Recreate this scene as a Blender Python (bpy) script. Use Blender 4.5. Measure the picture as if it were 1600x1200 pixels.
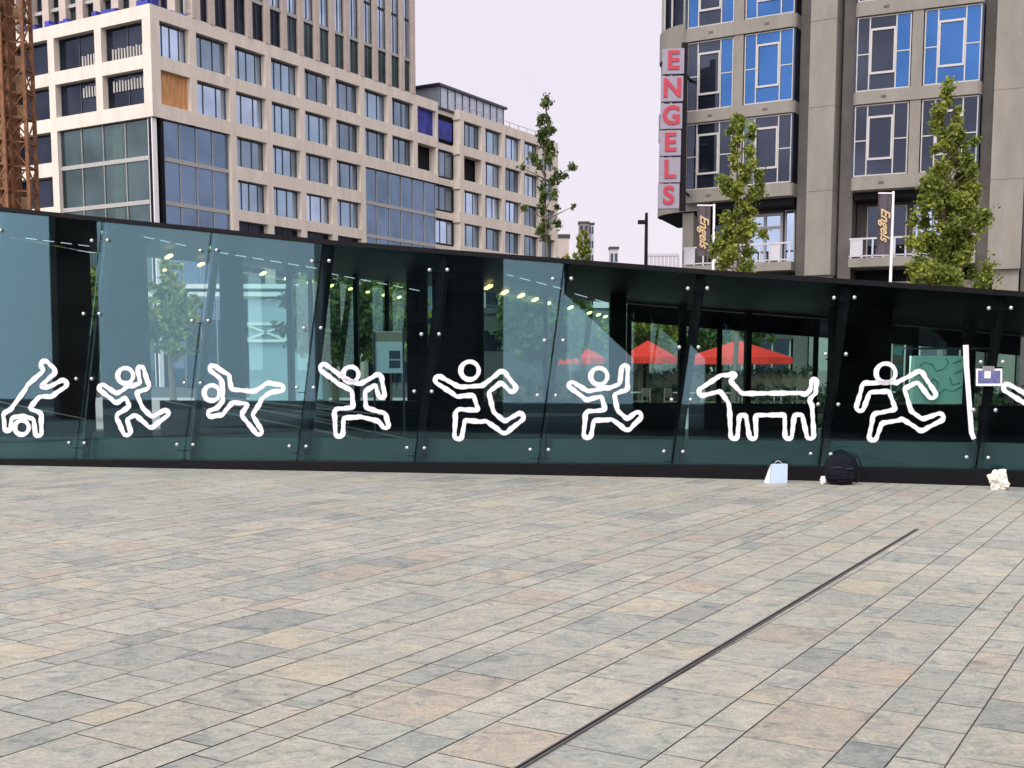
import bpy, bmesh, math, random
import numpy as np
from mathutils import Vector, Matrix, noise as mnoise
R = math.radians
for o in list(bpy.data.objects): bpy.data.objects.remove(o)
scene = bpy.context.scene
COL = scene.collection

# ------------------------------------------------------------------ camera
F_PX, PITCH, PP_Y, CAM_H = 1812.0, R(6), 763.0, 1.6
cd = bpy.data.cameras.new("camera")
cd.sensor_width = 36; cd.lens = 36*F_PX/1600; cd.shift_y = (PP_Y-600)/1600
cd.clip_start = 0.1; cd.clip_end = 3000
cam = bpy.data.objects.new("camera", cd); COL.objects.link(cam)
cam.location = (0, 0, CAM_H); cam.rotation_euler = (R(90)-PITCH, 0, 0)
scene.camera = cam

# ------------------------------------------------------------------ world (thin bright cloud over a Nishita sky)
SUN_EL, SUN_AZ = R(48), R(205)          # azimuth clockwise from +Y (view direction): behind the camera, to the left
sun_dir = Vector((math.sin(SUN_AZ)*math.cos(SUN_EL), math.cos(SUN_AZ)*math.cos(SUN_EL), math.sin(SUN_EL)))
w = bpy.data.worlds.new("World"); scene.world = w; w.use_nodes = True
nt = w.node_tree; N = nt.nodes; L = nt.links
for n in list(N): N.remove(n)
out = N.new('ShaderNodeOutputWorld'); bg = N.new('ShaderNodeBackground'); bg2 = N.new('ShaderNodeBackground')
sky = N.new('ShaderNodeTexSky'); sky.sky_type = 'NISHITA'; sky.sun_disc = False
sky.sun_elevation = SUN_EL; sky.sun_rotation = SUN_AZ; sky.air_density = 1.2; sky.dust_density = 2.0
bg.inputs['Strength'].default_value = 0.10; L.new(sky.outputs[0], bg.inputs['Color'])
tc = N.new('ShaderNodeTexCoord'); dot = N.new('ShaderNodeVectorMath'); dot.operation = 'DOT_PRODUCT'
sh = Vector((sun_dir.x, sun_dir.y, 0.25)).normalized()
dot.inputs[1].default_value = sh; L.new(tc.outputs['Generated'], dot.inputs[0])
mr = N.new('ShaderNodeMapRange'); mr.inputs['From Min'].default_value = 0.25; mr.inputs['From Max'].default_value = 1.0
mr.inputs['To Min'].default_value = 0.92; mr.inputs['To Max'].default_value = 3.2
L.new(dot.outputs['Value'], mr.inputs['Value'])
cn = N.new('ShaderNodeTexNoise'); cn.inputs['Scale'].default_value = 2.2; cn.inputs['Detail'].default_value = 5
L.new(tc.outputs['Generated'], cn.inputs['Vector'])
cr = N.new('ShaderNodeValToRGB'); cr.color_ramp.elements[0].position = .3; cr.color_ramp.elements[1].position = .7
cr.color_ramp.elements[0].color = (.905, .825, .94, 1); cr.color_ramp.elements[1].color = (1.0, .925, 1.0, 1)
L.new(cn.outputs['Fac'], cr.inputs['Fac']); L.new(cr.outputs['Color'], bg2.inputs['Color']); L.new(mr.outputs['Result'], bg2.inputs['Strength'])
mx = N.new('ShaderNodeMixShader'); mx.inputs[0].default_value = 0.88
L.new(bg.outputs[0], mx.inputs[1]); L.new(bg2.outputs[0], mx.inputs[2]); L.new(mx.outputs[0], out.inputs['Surface'])

# ------------------------------------------------------------------ sun
sd = bpy.data.lights.new("sun", 'SUN'); sd.energy = 1.5; sd.angle = R(11); sd.color = (1, .96, .9)
sun = bpy.data.objects.new("sun", sd); COL.objects.link(sun); sun.location = (0, 0, 60)
sun.rotation_euler = (-sun_dir).to_track_quat('-Z', 'Y').to_euler()

scene.view_settings.view_transform = 'Standard'; scene.view_settings.look = 'None'
scene.view_settings.exposure = 0.15; scene.view_settings.gamma = 1.0
scene.render.resolution_x = 1024; scene.render.resolution_y = 768
scene.render.engine = 'CYCLES'
scene.cycles.max_bounces = 8; scene.cycles.transparent_max_bounces = 16; scene.cycles.caustics_reflective = False

# ------------------------------------------------------------------ helpers
def ray(x, y):
    cx = (x-800)/F_PX; cy = -(y-PP_Y)/F_PX
    return Vector((cx, math.cos(PITCH)+cy*math.sin(PITCH), -math.sin(PITCH)+cy*math.cos(PITCH)))
def at_z(x, y, z=0.0):                     # point of a horizontal plane
    d = ray(x, y); return Vector((0, 0, CAM_H)) + d*((z-CAM_H)/d.z)
def at_Y(x, y, Y):                         # point at a forward distance
    d = ray(x, y); return Vector((0, 0, CAM_H)) + d*(Y/d.y)

def new_mat(name): 
    m = bpy.data.materials.new(name); m.use_nodes = True
    return m, m.node_tree.nodes, m.node_tree.links, m.node_tree.nodes['Principled BSDF']
def mat(name, col, rough=.6, metal=0, var=.12, scale=3.0, bump=0.0, spec=.5, emit=None, obj_coord=True, stretch=None):
    m, n, l, p = new_mat(name)
    p.inputs['Roughness'].default_value = rough; p.inputs['Metallic'].default_value = metal
    p.inputs['Specular IOR Level'].default_value = spec
    tc = n.new('ShaderNodeTexCoord'); mp = n.new('ShaderNodeMapping')
    if stretch: mp.inputs['Scale'].default_value = stretch
    l.new(tc.outputs['Object'], mp.inputs['Vector'])
    t = n.new('ShaderNodeTexNoise'); t.inputs['Scale'].default_value = scale; t.inputs['Detail'].default_value = 6
    t.inputs['Roughness'].default_value = .65
    l.new(mp.outputs[0], t.inputs['Vector'])
    r = n.new('ShaderNodeValToRGB'); r.color_ramp.elements[0].position = .28; r.color_ramp.elements[1].position = .72
    r.color_ramp.elements[0].color = tuple(max(0, c*(1-var)) for c in col)+(1,)
    r.color_ramp.elements[1].color = tuple(min(1, c*(1+var)) for c in col)+(1,)
    l.new(t.outputs['Fac'], r.inputs['Fac']); l.new(r.outputs['Color'], p.inputs['Base Color'])
    if bump:
        b = n.new('ShaderNodeBump'); b.inputs['Strength'].default_value = bump; b.inputs['Distance'].default_value = .02
        l.new(t.outputs['Fac'], b.inputs['Height']); l.new(b.outputs[0], p.inputs['Normal'])
    if emit:
        p.inputs['Emission Color'].default_value = tuple(col)+(1,); p.inputs['Emission Strength'].default_value = emit
    return m
def glass_clear(name, tint, ior=1.5, gl=(.9, 1, 1)):
    m, n, l, p = new_mat(name); n.remove(p)
    o = n['Material Output']; f = n.new('ShaderNodeFresnel'); f.inputs['IOR'].default_value = ior
    a = n.new('ShaderNodeBsdfTransparent'); a.inputs[0].default_value = tuple(tint)+(1,)
    g = n.new('ShaderNodeBsdfGlossy'); g.inputs['Roughness'].default_value = .012; g.inputs['Color'].default_value = tuple(gl)+(1,)
    d = n.new('ShaderNodeBsdfDiffuse'); d.inputs['Color'].default_value = (.35, .45, .45, 1)   # dust film
    tc = n.new('ShaderNodeTexCoord'); t = n.new('ShaderNodeTexNoise'); t.inputs['Scale'].default_value = 1.6; t.inputs['Detail'].default_value = 8
    l.new(tc.outputs['Object'], t.inputs['Vector'])
    mr = n.new('ShaderNodeMapRange'); mr.inputs['From Min'].default_value = .35; mr.inputs['From Max'].default_value = .8
    mr.inputs['To Min'].default_value = .0; mr.inputs['To Max'].default_value = .006
    l.new(t.outputs['Fac'], mr.inputs['Value'])
    s1 = n.new('ShaderNodeMixShader'); s2 = n.new('ShaderNodeMixShader')
    l.new(f.outputs[0], s1.inputs[0]); l.new(a.outputs[0], s1.inputs[1]); l.new(g.outputs[0], s1.inputs[2])
    l.new(mr.outputs[0], s2.inputs[0]); l.new(s1.outputs[0], s2.inputs[1]); l.new(d.outputs[0], s2.inputs[2])
    l.new(s2.outputs[0], o.inputs['Surface']); return m
def glass_reflect_tint(name, body, gl, fac, rough=.03, wob=.02):  # gl: gloss tint that puts reflected sky colour into the pane
    m, n, l, p = new_mat(name); n.remove(p)
    o = n['Material Output']
    g = n.new('ShaderNodeBsdfGlossy'); g.inputs['Roughness'].default_value = rough; g.inputs['Color'].default_value = tuple(gl)+(1,)
    d = n.new('ShaderNodeBsdfDiffuse')
    tc = n.new('ShaderNodeTexCoord'); t = n.new('ShaderNodeTexNoise'); t.inputs['Scale'].default_value = .28; t.inputs['Detail'].default_value = 2
    l.new(tc.outputs['Object'], t.inputs['Vector'])
    r = n.new('ShaderNodeValToRGB'); r.color_ramp.elements[0].color = tuple(c*.5 for c in body)+(1,); r.color_ramp.elements[1].color = tuple(c*1.5 for c in body)+(1,)
    r.color_ramp.elements[0].position = .35; r.color_ramp.elements[1].position = .65
    l.new(t.outputs['Fac'], r.inputs['Fac']); l.new(r.outputs['Color'], d.inputs['Color'])
    b = n.new('ShaderNodeBump'); b.inputs['Strength'].default_value = wob; b.inputs['Distance'].default_value = .3
    l.new(t.outputs['Fac'], b.inputs['Height']); l.new(b.outputs[0], g.inputs['Normal'])
    s = n.new('ShaderNodeMixShader'); fm_ = n.new('ShaderNodeMapRange'); fm_.inputs['From Min'].default_value = .36; fm_.inputs['From Max'].default_value = .64
    fm_.inputs['To Min'].default_value = fac*.82; fm_.inputs['To Max'].default_value = min(1, fac*1.12); l.new(t.outputs['Fac'], fm_.inputs['Value']); l.new(fm_.outputs[0], s.inputs[0])
    l.new(d.outputs[0], s.inputs[1]); l.new(g.outputs[0], s.inputs[2]); l.new(s.outputs[0], o.inputs['Surface']); return m

M = dict(
    cream=mat('pale_concrete', (.64, .58, .475), .8, var=.12, scale=.9, bump=.2, stretch=(1.6, 1.6, .4)),
    brown=mat('brown_concrete', (.47, .40, .335), .8, var=.12, scale=1.1),
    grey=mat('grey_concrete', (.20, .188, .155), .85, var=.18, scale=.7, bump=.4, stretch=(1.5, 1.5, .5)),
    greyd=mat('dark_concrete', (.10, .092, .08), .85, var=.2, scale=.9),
    dark=mat('dark_interior', (.010, .010, .011), .7, var=.3, scale=.5, spec=.15),
    black=mat('black_steel', (.006, .006, .007), .5, var=.2, scale=4, spec=.12),
    blacks=mat('black_gloss', (.004, .004, .005), .5, var=.2, scale=4, spec=.08),
    steel=mat('brushed_steel', (.62, .62, .6), .3, .9, var=.1, scale=9),
    white=mat('white_paint', (.78, .78, .76), .5, var=.06, scale=4),
    tape=mat('white_tape', (.74, .74, .77), .6, var=.10, scale=14, bump=.1),
    frame=mat('light_frame', (.37, .365, .33), .5, .2, var=.1, scale=3),
    framed=mat('dark_frame', (.05, .06, .075), .4, .3, var=.15, scale=3),
    rust=mat('rusty_steel', (.19, .085, .035), .85, var=.55, scale=3.2, bump=.4),
    rust2=mat('sand_panel', (.33, .22, .12), .85, var=.5, scale=2.0),
    blue=mat('blue_sheet', (.02, .03, .26), .55, var=.75, scale=1.3),
    ply=mat('plywood_sheet', (.50, .25, .09), .7, var=.35, scale=1.4, stretch=(3, 3, .6)),
    teal=mat('teal_panel', (.045, .095, .085), .45, var=.18, scale=2.0),
    red=mat('red_canvas', (.90, .03, .015), .7, var=.1, scale=2),
    redl=mat('red_letter', (.34, .012, .03), .5, var=.1, scale=4),
    signw=mat('sign_face', (.22, .20, .24), .45, var=.06, scale=3),
    navy=mat('navy_cladding', (.055, .075, .10), .5, var=.15, scale=.6),
    asph=mat('asphalt', (.045, .045, .048), .85, var=.25, scale=6, bump=.3),
    bark=mat('bark', (.13, .10, .07), .9, var=.3, scale=12, bump=.5),
    mint=mat('mint_poster', (.50, .93, .72), .6, var=.05, scale=2),
    mintd=mat('mint_ink', (.18, .50, .38), .6, var=.05, scale=2),
    cyan=mat('pale_poster', (.62, .86, .84), .6, var=.08, scale=3),
    lamp=mat('lamp_tube', (1.0, .78, .30), .5, var=.0, emit=2.4),
    strip=mat('light_strip', (.75, .85, .9), .5, var=.0, emit=.7),
    bagb=mat('blue_white_paper', (.50, .62, .85), .7, var=.08, scale=10, bump=.2),
    bagw=mat('white_plastic', (.80, .78, .66), .55, var=.08, scale=12, bump=.6),
    navyb=mat('dark_fabric', (.007, .008, .013), .8, var=.4, scale=20, bump=.5, spec=.15),
    photo=mat('photo_print', (.12, .13, .28), .35, var=.6, scale=30),
    banner=mat('banner_cloth', (.075, .06, .07), .8, var=.25, scale=3),
    gold=mat('gold_ink', (.50, .36, .18), .6, var=.1, scale=4),
    roofm=mat('roof_felt', (.05, .05, .05), .8, var=.2, scale=2),
    fargrey=mat('far_wall', (.42, .42, .43), .8, var=.1, scale=.5),
    farwhite=mat('far_white_wall', (.45, .47, .46), .8, var=.08, scale=.5),
    floor=mat('concourse_floor', (.03, .032, .032), .7, var=.2, scale=2),
    soil=mat('hedge_green', (.018, .034, .014), .9, var=.5, scale=5, bump=.6),
)
M['g_pav'] = glass_clear('pavilion_glass', (.84, .94, .94), 1.50, (.50, .84, .95))
M['g_back'] = glass_clear('back_glass', (.80, .95, .90), 1.45)
M['g_blue'] = glass_reflect_tint('blue_window_glass', (.06, .10, .17), (.66, .80, 1.0), .68); M['g_blue3'] = glass_reflect_tint('blue_window_glass_c', (.02, .035, .05), (.50, .64, .80), .40); M['g_blue2'] = glass_reflect_tint('blue_window_glass_b', (.05, .09, .13), (.52, .68, .85), .58)
M['g_teal'] = glass_reflect_tint('teal_glazing', (.02, .035, .035), (.50, .68, .70), .11)
M['g_navy'] = glass_reflect_tint('navy_glazing', (.02, .035, .06), (.42, .58, .80), .34)
M['g_dark'] = glass_reflect_tint('dark_window_glass', (.010, .012, .018), (.5, .6, .8), .045)
M['g_sky'] = glass_reflect_tint('sky_reflection_glass', (.02, .05, .13), (.032, .088, .21), .75, wob=.05)  # blue sky reflection put into body and gloss colour

class MB:
    """collects geometry; frame() sets local axes (origin, along s, outward w, up z)"""
    def __init__(s): s.v = []; s.f = []; s.fr()
    def fr(s, O=(0, 0, 0), D=(1, 0, 0), W=(0, 1, 0)):
        s.O = Vector(O).to_3d(); s.D = Vector(D).to_3d(); s.W = Vector(W).to_3d(); return s
    def P(s, a, b, z): return s.O + s.D*a + s.W*b + Vector((0, 0, z))
    def add(s, vs, fs):
        k = len(s.v); s.v += [tuple(p) for p in vs]; s.f += [tuple(i+k for i in f) for f in fs]
    def box(s, a0, a1, b0, b1, z0, z1):
        vs = [s.P(a, b, z) for z in (z0, z1) for (a, b) in ((a0, b0), (a1, b0), (a1, b1), (a0, b1))]
        s.add(vs, [(0, 3, 2, 1), (4, 5, 6, 7), (0, 1, 5, 4), (1, 2, 6, 5), (2, 3, 7, 6), (3, 0, 4, 7)]); return s
    def hexa(s, vs):
        s.add(vs, [(0, 3, 2, 1), (4, 5, 6, 7), (0, 1, 5, 4), (1, 2, 6, 5), (2, 3, 7, 6), (3, 0, 4, 7)]); return s
    def bar(s, p, q, wd, hg=None, up=(0, 0, 1)):
        p = Vector(p); q = Vector(q); hg = hg or wd; d = (q-p).normalized(); u = Vector(up)
        if abs(d.dot(u)) > .97: u = Vector((1, 0, 0))
        x = d.cross(u).normalized()*wd/2; y = d.cross(x).normalized()*hg/2
        s.hexa([p-x-y, p+x-y, p+x+y, p-x+y, q-x-y, q+x-y, q+x+y, q-x+y]); return s
    def tube(s, pts, rs, n=8, cap=True):
        pts = [Vector(p) for p in pts]; k0 = len(s.v)
        if not hasattr(rs, '__len__'): rs = [rs]*len(pts)
        for i, p in enumerate(pts):
            d = (pts[min(i+1, len(pts)-1)]-pts[max(i-1, 0)]).normalized()
            u = Vector((0, 0, 1)) if abs(d.z) < .9 else Vector((1, 0, 0))
            x = d.cross(u).normalized(); y = d.cross(x)
            for j in range(n):
                a = 2*math.pi*j/n; s.v.append(tuple(p+(x*math.cos(a)+y*math.sin(a))*rs[i]))
        for i in range(len(pts)-1):
            for j in range(n):
                s.f.append((k0+i*n+j, k0+i*n+(j+1) % n, k0+(i+1)*n+(j+1) % n, k0+(i+1)*n+j))
        if cap: s.f.append(tuple(k0+j for j in range(n))[::-1]); s.f.append(tuple(k0+(len(pts)-1)*n+j for j in range(n)))
        return s
    def prism(s, poly, h0, h1, axis):        # poly list of Vector, extruded by axis*h
        n = len(poly); A = Vector(axis)
        vs = [p+A*h0 for p in poly]+[p+A*h1 for p in poly]
        s.add(vs, [tuple(range(n))[::-1], tuple(range(n, 2*n))]+[(i, (i+1) % n, n+(i+1) % n, n+i) for i in range(n)]); return s
    def build(s, name, m, parent=None, smooth=False, fix=True):
        me = bpy.data.meshes.new(name); me.from_pydata(s.v, [], s.f); me.update()
        if fix:
            b = bmesh.new(); b.from_mesh(me); bmesh.ops.recalc_face_normals(b, faces=b.faces); b.to_mesh(me); b.free()
        if smooth:
            for p in me.polygons: p.use_smooth = True
        me.materials.append(M[m] if isinstance(m, str) else m)
        o = bpy.data.objects.new(name, me); COL.objects.link(o)
        if parent: o.parent = parent; o.matrix_parent_inverse = parent.matrix_basis.inverted()
        return o
def tag(o, label=None, cat=None, group=None, kind=None):
    if label: o['label'] = label
    if cat: o['category'] = cat
    if group: o['group'] = group
    if kind: o['kind'] = kind
    return o
def thing(name, loc, label, cat, group=None):
    o = bpy.data.objects.new(name, None); COL.objects.link(o); o.location = loc; o.empty_display_size = .3
    bpy.context.view_layer.update()
    return tag(o, label, cat, group)
def ball(mb, c, r, n=8, m=6, sq=(1, 1, 1)):
    c = Vector(c); k = len(mb.v); 
    for i in range(m+1):
        t = math.pi*i/m
        for j in range(n):
            a = 2*math.pi*j/n
            mb.v.append(tuple(c+Vector((r*math.sin(t)*math.cos(a)*sq[0], r*math.sin(t)*math.sin(a)*sq[1], r*math.cos(t)*sq[2]))))
    for i in range(m):
        for j in range(n): mb.f.append((k+i*n+j, k+i*n+(j+1) % n, k+(i+1)*n+(j+1) % n, k+(i+1)*n+j))

# ------------------------------------------------------------------ ground
A1 = math.atan(.598)
D1 = Vector((math.sin(A1), math.cos(A1), 0)); V1 = Vector((math.cos(A1), -math.sin(A1), 0)); D2L = -V1   # paving / street grid
g = MB(); g.box(-900, 900, -400, 1500, -.6, -.03); tag(g.build('ground', 'asph'), kind='structure')

def slab_mat():
    m, n, l, p = new_mat('quartzite_paving'); p.inputs['Roughness'].default_value = .55; p.inputs['Specular IOR Level'].default_value = .35
    at = n.new('ShaderNodeAttribute'); at.attribute_name = 'slab'; sep = n.new('ShaderNodeSeparateColor'); l.new(at.outputs['Color'], sep.inputs[0])
    r = n.new('ShaderNodeValToRGB'); e = r.color_ramp.elements; r.color_ramp.interpolation = 'CONSTANT'
    cols = [(0, (.335, .35, .33)), (.14, (.37, .38, .35)), (.36, (.395, .40, .365)), (.56, (.385, .38, .34)), (.74, (.415, .41, .365)), (.86, (.39, .36, .315)), (.915, (.425, .405, .34)), (.95, (.29, .305, .295)), (.978, (.325, .34, .325))]
    e[0].position = 0; e[0].color = cols[0][1]+(1,); e[1].position = cols[1][0]; e[1].color = cols[1][1]+(1,)
    for ps, c in cols[2:]:
        q = e.new(ps); q.color = c+(1,)
    l.new(sep.outputs[0], r.inputs['Fac'])
    tc = n.new('ShaderNodeTexCoord'); add = n.new('ShaderNodeVectorMath'); add.operation = 'ADD'
    sc = n.new('ShaderNodeVectorMath'); sc.operation = 'SCALE'; sc.inputs['Scale'].default_value = 60
    l.new(at.outputs['Color'], sc.inputs[0]); l.new(tc.outputs['Object'], add.inputs[0]); l.new(sc.outputs[0], add.inputs[1])
    mp = n.new('ShaderNodeMapping'); mp.inputs['Rotation'].default_value = (0, 0, A1); mp.inputs['Scale'].default_value = (1.6, 2.6, 1)
    l.new(add.outputs[0], mp.inputs['Vector'])
    v = n.new('ShaderNodeTexNoise'); v.inputs['Scale'].default_value = 3.0; v.inputs['Detail'].default_value = 12; v.inputs['Distortion'].default_value = 2.2; v.inputs['Roughness'].default_value = .68
    l.new(mp.outputs[0], v.inputs['Vector'])
    vr = n.new('ShaderNodeValToRGB'); ve = vr.color_ramp.elements
    ve[0].position = .33; ve[0].color = (.52, .575, .58, 1); ve[1].position = .68; ve[1].color = (1.20, 1.18, 1.12, 1)
    q = ve.new(.42); q.color = (.86, .87, .88, 1); q = ve.new(.52); q.color = (1.0, .98, .96, 1)
    l.new(v.outputs['Fac'], vr.inputs['Fac'])
    mul = n.new('ShaderNodeMix'); mul.data_type = 'RGBA'; mul.blend_type = 'MULTIPLY'; mul.inputs['Factor'].default_value = 1
    l.new(r.outputs['Color'], mul.inputs['A']); l.new(vr.outputs['Color'], mul.inputs['B'])
    f = n.new('ShaderNodeTexNoise'); f.inputs['Scale'].default_value = 55; f.inputs['Detail'].default_value = 4; l.new(tc.outputs['Object'], f.inputs['Vector'])
    fr = n.new('ShaderNodeMapRange'); fr.inputs['From Min'].default_value = .3; fr.inputs['From Max'].default_value = .7; fr.inputs['To Min'].default_value = .84; fr.inputs['To Max'].default_value = 1.16; l.new(f.outputs['Fac'], fr.inputs['Value'])
    big = n.new('ShaderNodeTexNoise'); big.inputs['Scale'].default_value = .35; big.inputs['Detail'].default_value = 5; l.new(tc.outputs['Object'], big.inputs['Vector'])
    br = n.new('ShaderNodeMapRange'); br.inputs['From Min'].default_value = .3; br.inputs['From Max'].default_value = .7; br.inputs['To Min'].default_value = .90; br.inputs['To Max'].default_value = 1.08; l.new(big.outputs['Fac'], br.inputs['Value'])
    m1 = n.new('ShaderNodeMath'); m1.operation = 'MULTIPLY'; l.new(fr.outputs[0], m1.inputs[0]); l.new(br.outputs[0], m1.inputs[1])
    # soft grey mineral clouds inside some slabs, and warm iron tones in others
    cl = n.new('ShaderNodeTexNoise'); cl.inputs['Scale'].default_value = 2.4; cl.inputs['Detail'].default_value = 9; cl.inputs['Distortion'].default_value = 1.8; cl.inputs['Roughness'].default_value = .62; l.new(add.outputs[0], cl.inputs['Vector'])
    clr = n.new('ShaderNodeValToRGB'); ce = clr.color_ramp.elements; ce[0].position = .36; ce[0].color = (.74, .79, .80, 1); ce[1].position = .68; ce[1].color = (1.10, 1.02, .92, 1)
    qq = ce.new(.45); qq.color = (.96, .985, .955, 1); qq = ce.new(.57); qq.color = (1.02, 1.0, .97, 1); l.new(cl.outputs['Fac'], clr.inputs['Fac'])
    mul2 = n.new('ShaderNodeMix'); mul2.data_type = 'RGBA'; mul2.blend_type = 'MULTIPLY'; mul2.inputs['Factor'].default_value = 1; l.new(mul.outputs['Result'], mul2.inputs['A']); l.new(clr.outputs['Color'], mul2.inputs['B'])
    # small dark gum spots and drips
    vo = n.new('ShaderNodeTexVoronoi'); vo.inputs['Scale'].default_value = 1.7; l.new(tc.outputs['Object'], vo.inputs['Vector'])
    gm = n.new('ShaderNodeMapRange'); gm.inputs['From Min'].default_value = .018; gm.inputs['From Max'].default_value = .034; gm.inputs['To Min'].default_value = .55; gm.inputs['To Max'].default_value = 1; l.new(vo.outputs['Distance'], gm.inputs['Value'])
    mul = n.new('ShaderNodeVectorMath'); mul.operation = 'SCALE'; l.new(mul2.outputs['Result'], mul.inputs[0]); l.new(gm.outputs[0], mul.inputs['Scale'])
    vm = n.new('ShaderNodeVectorMath'); vm.operation = 'SCALE'; l.new(mul.outputs['Vector'], vm.inputs[0]); l.new(m1.outputs[0], vm.inputs['Scale'])
    gt = n.new('ShaderNodeVectorMath'); gt.operation = 'MULTIPLY'; gt.inputs[1].default_value = (.93, .935, .885); l.new(vm.outputs[0], gt.inputs[0]); l.new(gt.outputs[0], p.inputs['Base Color'])
    b = n.new('ShaderNodeBump'); b.inputs['Strength'].default_value = .25; b.inputs['Distance'].default_value = .004
    l.new(v.outputs['Fac'], b.inputs['Height']); l.new(b.outputs[0], p.inputs['Normal'])
    rr = n.new('ShaderNodeMapRange'); rr.inputs['To Min'].default_value = .42; rr.inputs['To Max'].default_value = .72; l.new(v.outputs['Fac'], rr.inputs['Value']); l.new(rr.outputs[0], p.inputs['Roughness'])
    return m
def vcoord(x, y): return at_z(x, y).dot(V1)
rnd = random.Random(7)
anchors = [vcoord(x, 1200) for x in (812, 1000, 1095, 1285, 1382, 1475)]
vs_ = list(anchors)
while vs_[0] > -26: vs_.insert(0, vs_[0]-rnd.choice([.2, .25, .4, .4, .45]))
while vs_[-1] < 16: vs_.append(vs_[-1]+rnd.choice([.2, .2, .3, .4, .4]))
sv = []; sf = []; sc_ = []
for v0, v1 in zip(vs_[:-1], vs_[1:]):
    u = -14 + rnd.random(); jb = rnd.choice([.010, .007, .006, .009]); wdt = v1-v0
    while u < 32:
        ln = rnd.uniform(.30, .55) if wdt < .25 else rnd.uniform(.36, .68)
        c = D1*(u+ln/2)+V1*(v0+v1)/2
        if -2.2 < c.y < 19.9 and abs(c.x) < 15:
            a, b_ = u+.003, u+ln-.003; p0, p1 = v0+jb/2, v1-jb/2; k = len(sv)
            dz = [rnd.uniform(-.0008, .0008) for _ in range(4)]
            for (uu, vv), z in zip(((a, p0), (b_, p0), (b_, p1), (a, p1)), dz):
                q = D1*uu+V1*vv; sv.append((q.x, q.y, z))
            sf.append((k, k+1, k+2, k+3)); sc_.append((rnd.random(), rnd.random(), rnd.random()))
        u += ln
me = bpy.data.meshes.new('plaza_paving'); me.from_pydata(sv, [], sf)
for p in me.polygons:
    if p.normal.z < 0: p.flip()
ca = me.color_attributes.new('slab', 'FLOAT_COLOR', 'CORNER')
buf = []
for c in sc_: buf += list(c+(1.0,))*4
ca.data.foreach_set('color', buf)
me.materials.append(slab_mat()); o = bpy.data.objects.new('plaza_paving', me); COL.objects.link(o); tag(o, kind='structure')
jm = mat('joint_sand', (.10, .095, .085), .95, var=.3, scale=9)
j = MB(); j.box(-16, 16, -3.2, 20.2, -.028, -.006); tag(j.build('paving_bed', jm), kind='structure')
fm = mat('far_paving', (.36, .35, .33), .8, var=.2, scale=1.2)
j = MB(); j.box(-60, -16.01, -3, 60, -.025, -.004); j.box(16.01, 60, -3, 60, -.025, -.004); j.box(-16, 16, 30, 60, -.025, -.004); j.box(-90, -21.5, -60, -3.01, -.025, -.004); tag(j.build('plaza_ground', fm), kind='structure')
# slot drain
p0 = at_z(820, 1195, .004); p1 = at_z(1433, 827, .004); dd = (p1-p0).normalized(); p0 = p0-dd*2.2
t = thing('drain_channel', p0, 'long thin dark slot drain running diagonally across the paving', 'drain')
sdv = Vector((dd.y, -dd.x, 0))
MB().bar(p0, p1, .012, .003).build('slot', 'black', t)
for s_ in (-1, 1): MB().bar(p0+sdv*.011*s_, p1+sdv*.011*s_, .008, .012).build('edge_rail', mat('edge_steel', (.13, .125, .12), .5, .4), t)

# ------------------------------------------------------------------ glass pavilion
PX = [-45, 118, 287, 463, 647, 840, 1049, 1279, 1524, 1790]
ANG = [11.3]*6+[14, 18, 22]
TOP = [(-7, 326), (160, 343), (330, 360), (505, 378), (689, 393), (882, 408), (1094, 424.5), (1323, 440), (1566, 457.5), (1830, 478)]
def col_dir(x): d = ray(x, 740); return Vector((d.x, d.y))
Q = [None]*10; Q[5] = at_z(840, 741.5).to_2d()
def isect(px, P0, ang):
    d = col_dir(px); T = Vector((math.cos(R(ang)), -math.sin(R(ang))))
    # P0 + s T = t d
    det = T.x*(-d.y)-T.y*(-d.x); s = ((-P0.x)*(-d.y)-(-P0.y)*(-d.x))/det
    return P0+T*s
for i in range(4, -1, -1): Q[i] = isect(PX[i], Q[i+1], ANG[i])
for i in range(6, 10): Q[i] = isect(PX[i], Q[i-1], ANG[i-1])
def on_panel(i, x, y, off=0.0):
    """point on the outer glass plane of panel i seen at a photograph position, off metres out"""
    T = Vector((math.cos(R(ANG[i])), -math.sin(R(ANG[i])), 0)); n = Vector((-math.sin(R(ANG[i])), -math.cos(R(ANG[i])), 0))
    n = (n+Vector((0, 0, .014))).normalized(); P0 = Q[i].to_3d()+n*off; d = ray(x, y); C0 = Vector((0, 0, CAM_H))
    return C0+d*((P0-C0).dot(n)/d.dot(n))
def nrm(i): return Vector((-math.sin(R(ANG[i])), -math.cos(R(ANG[i])), 0))
def tan_(i): return Vector((math.cos(R(ANG[i])), -math.sin(R(ANG[i])), 0))
pav = thing('glass_pavilion', (0, 18, 0), 'long low dark glass station pavilion with a sloping roofline and leaning glass panels', 'pavilion')
BH = lambda X: .10+.008*(X+8)                                   # black base height
roofT = []
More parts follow.
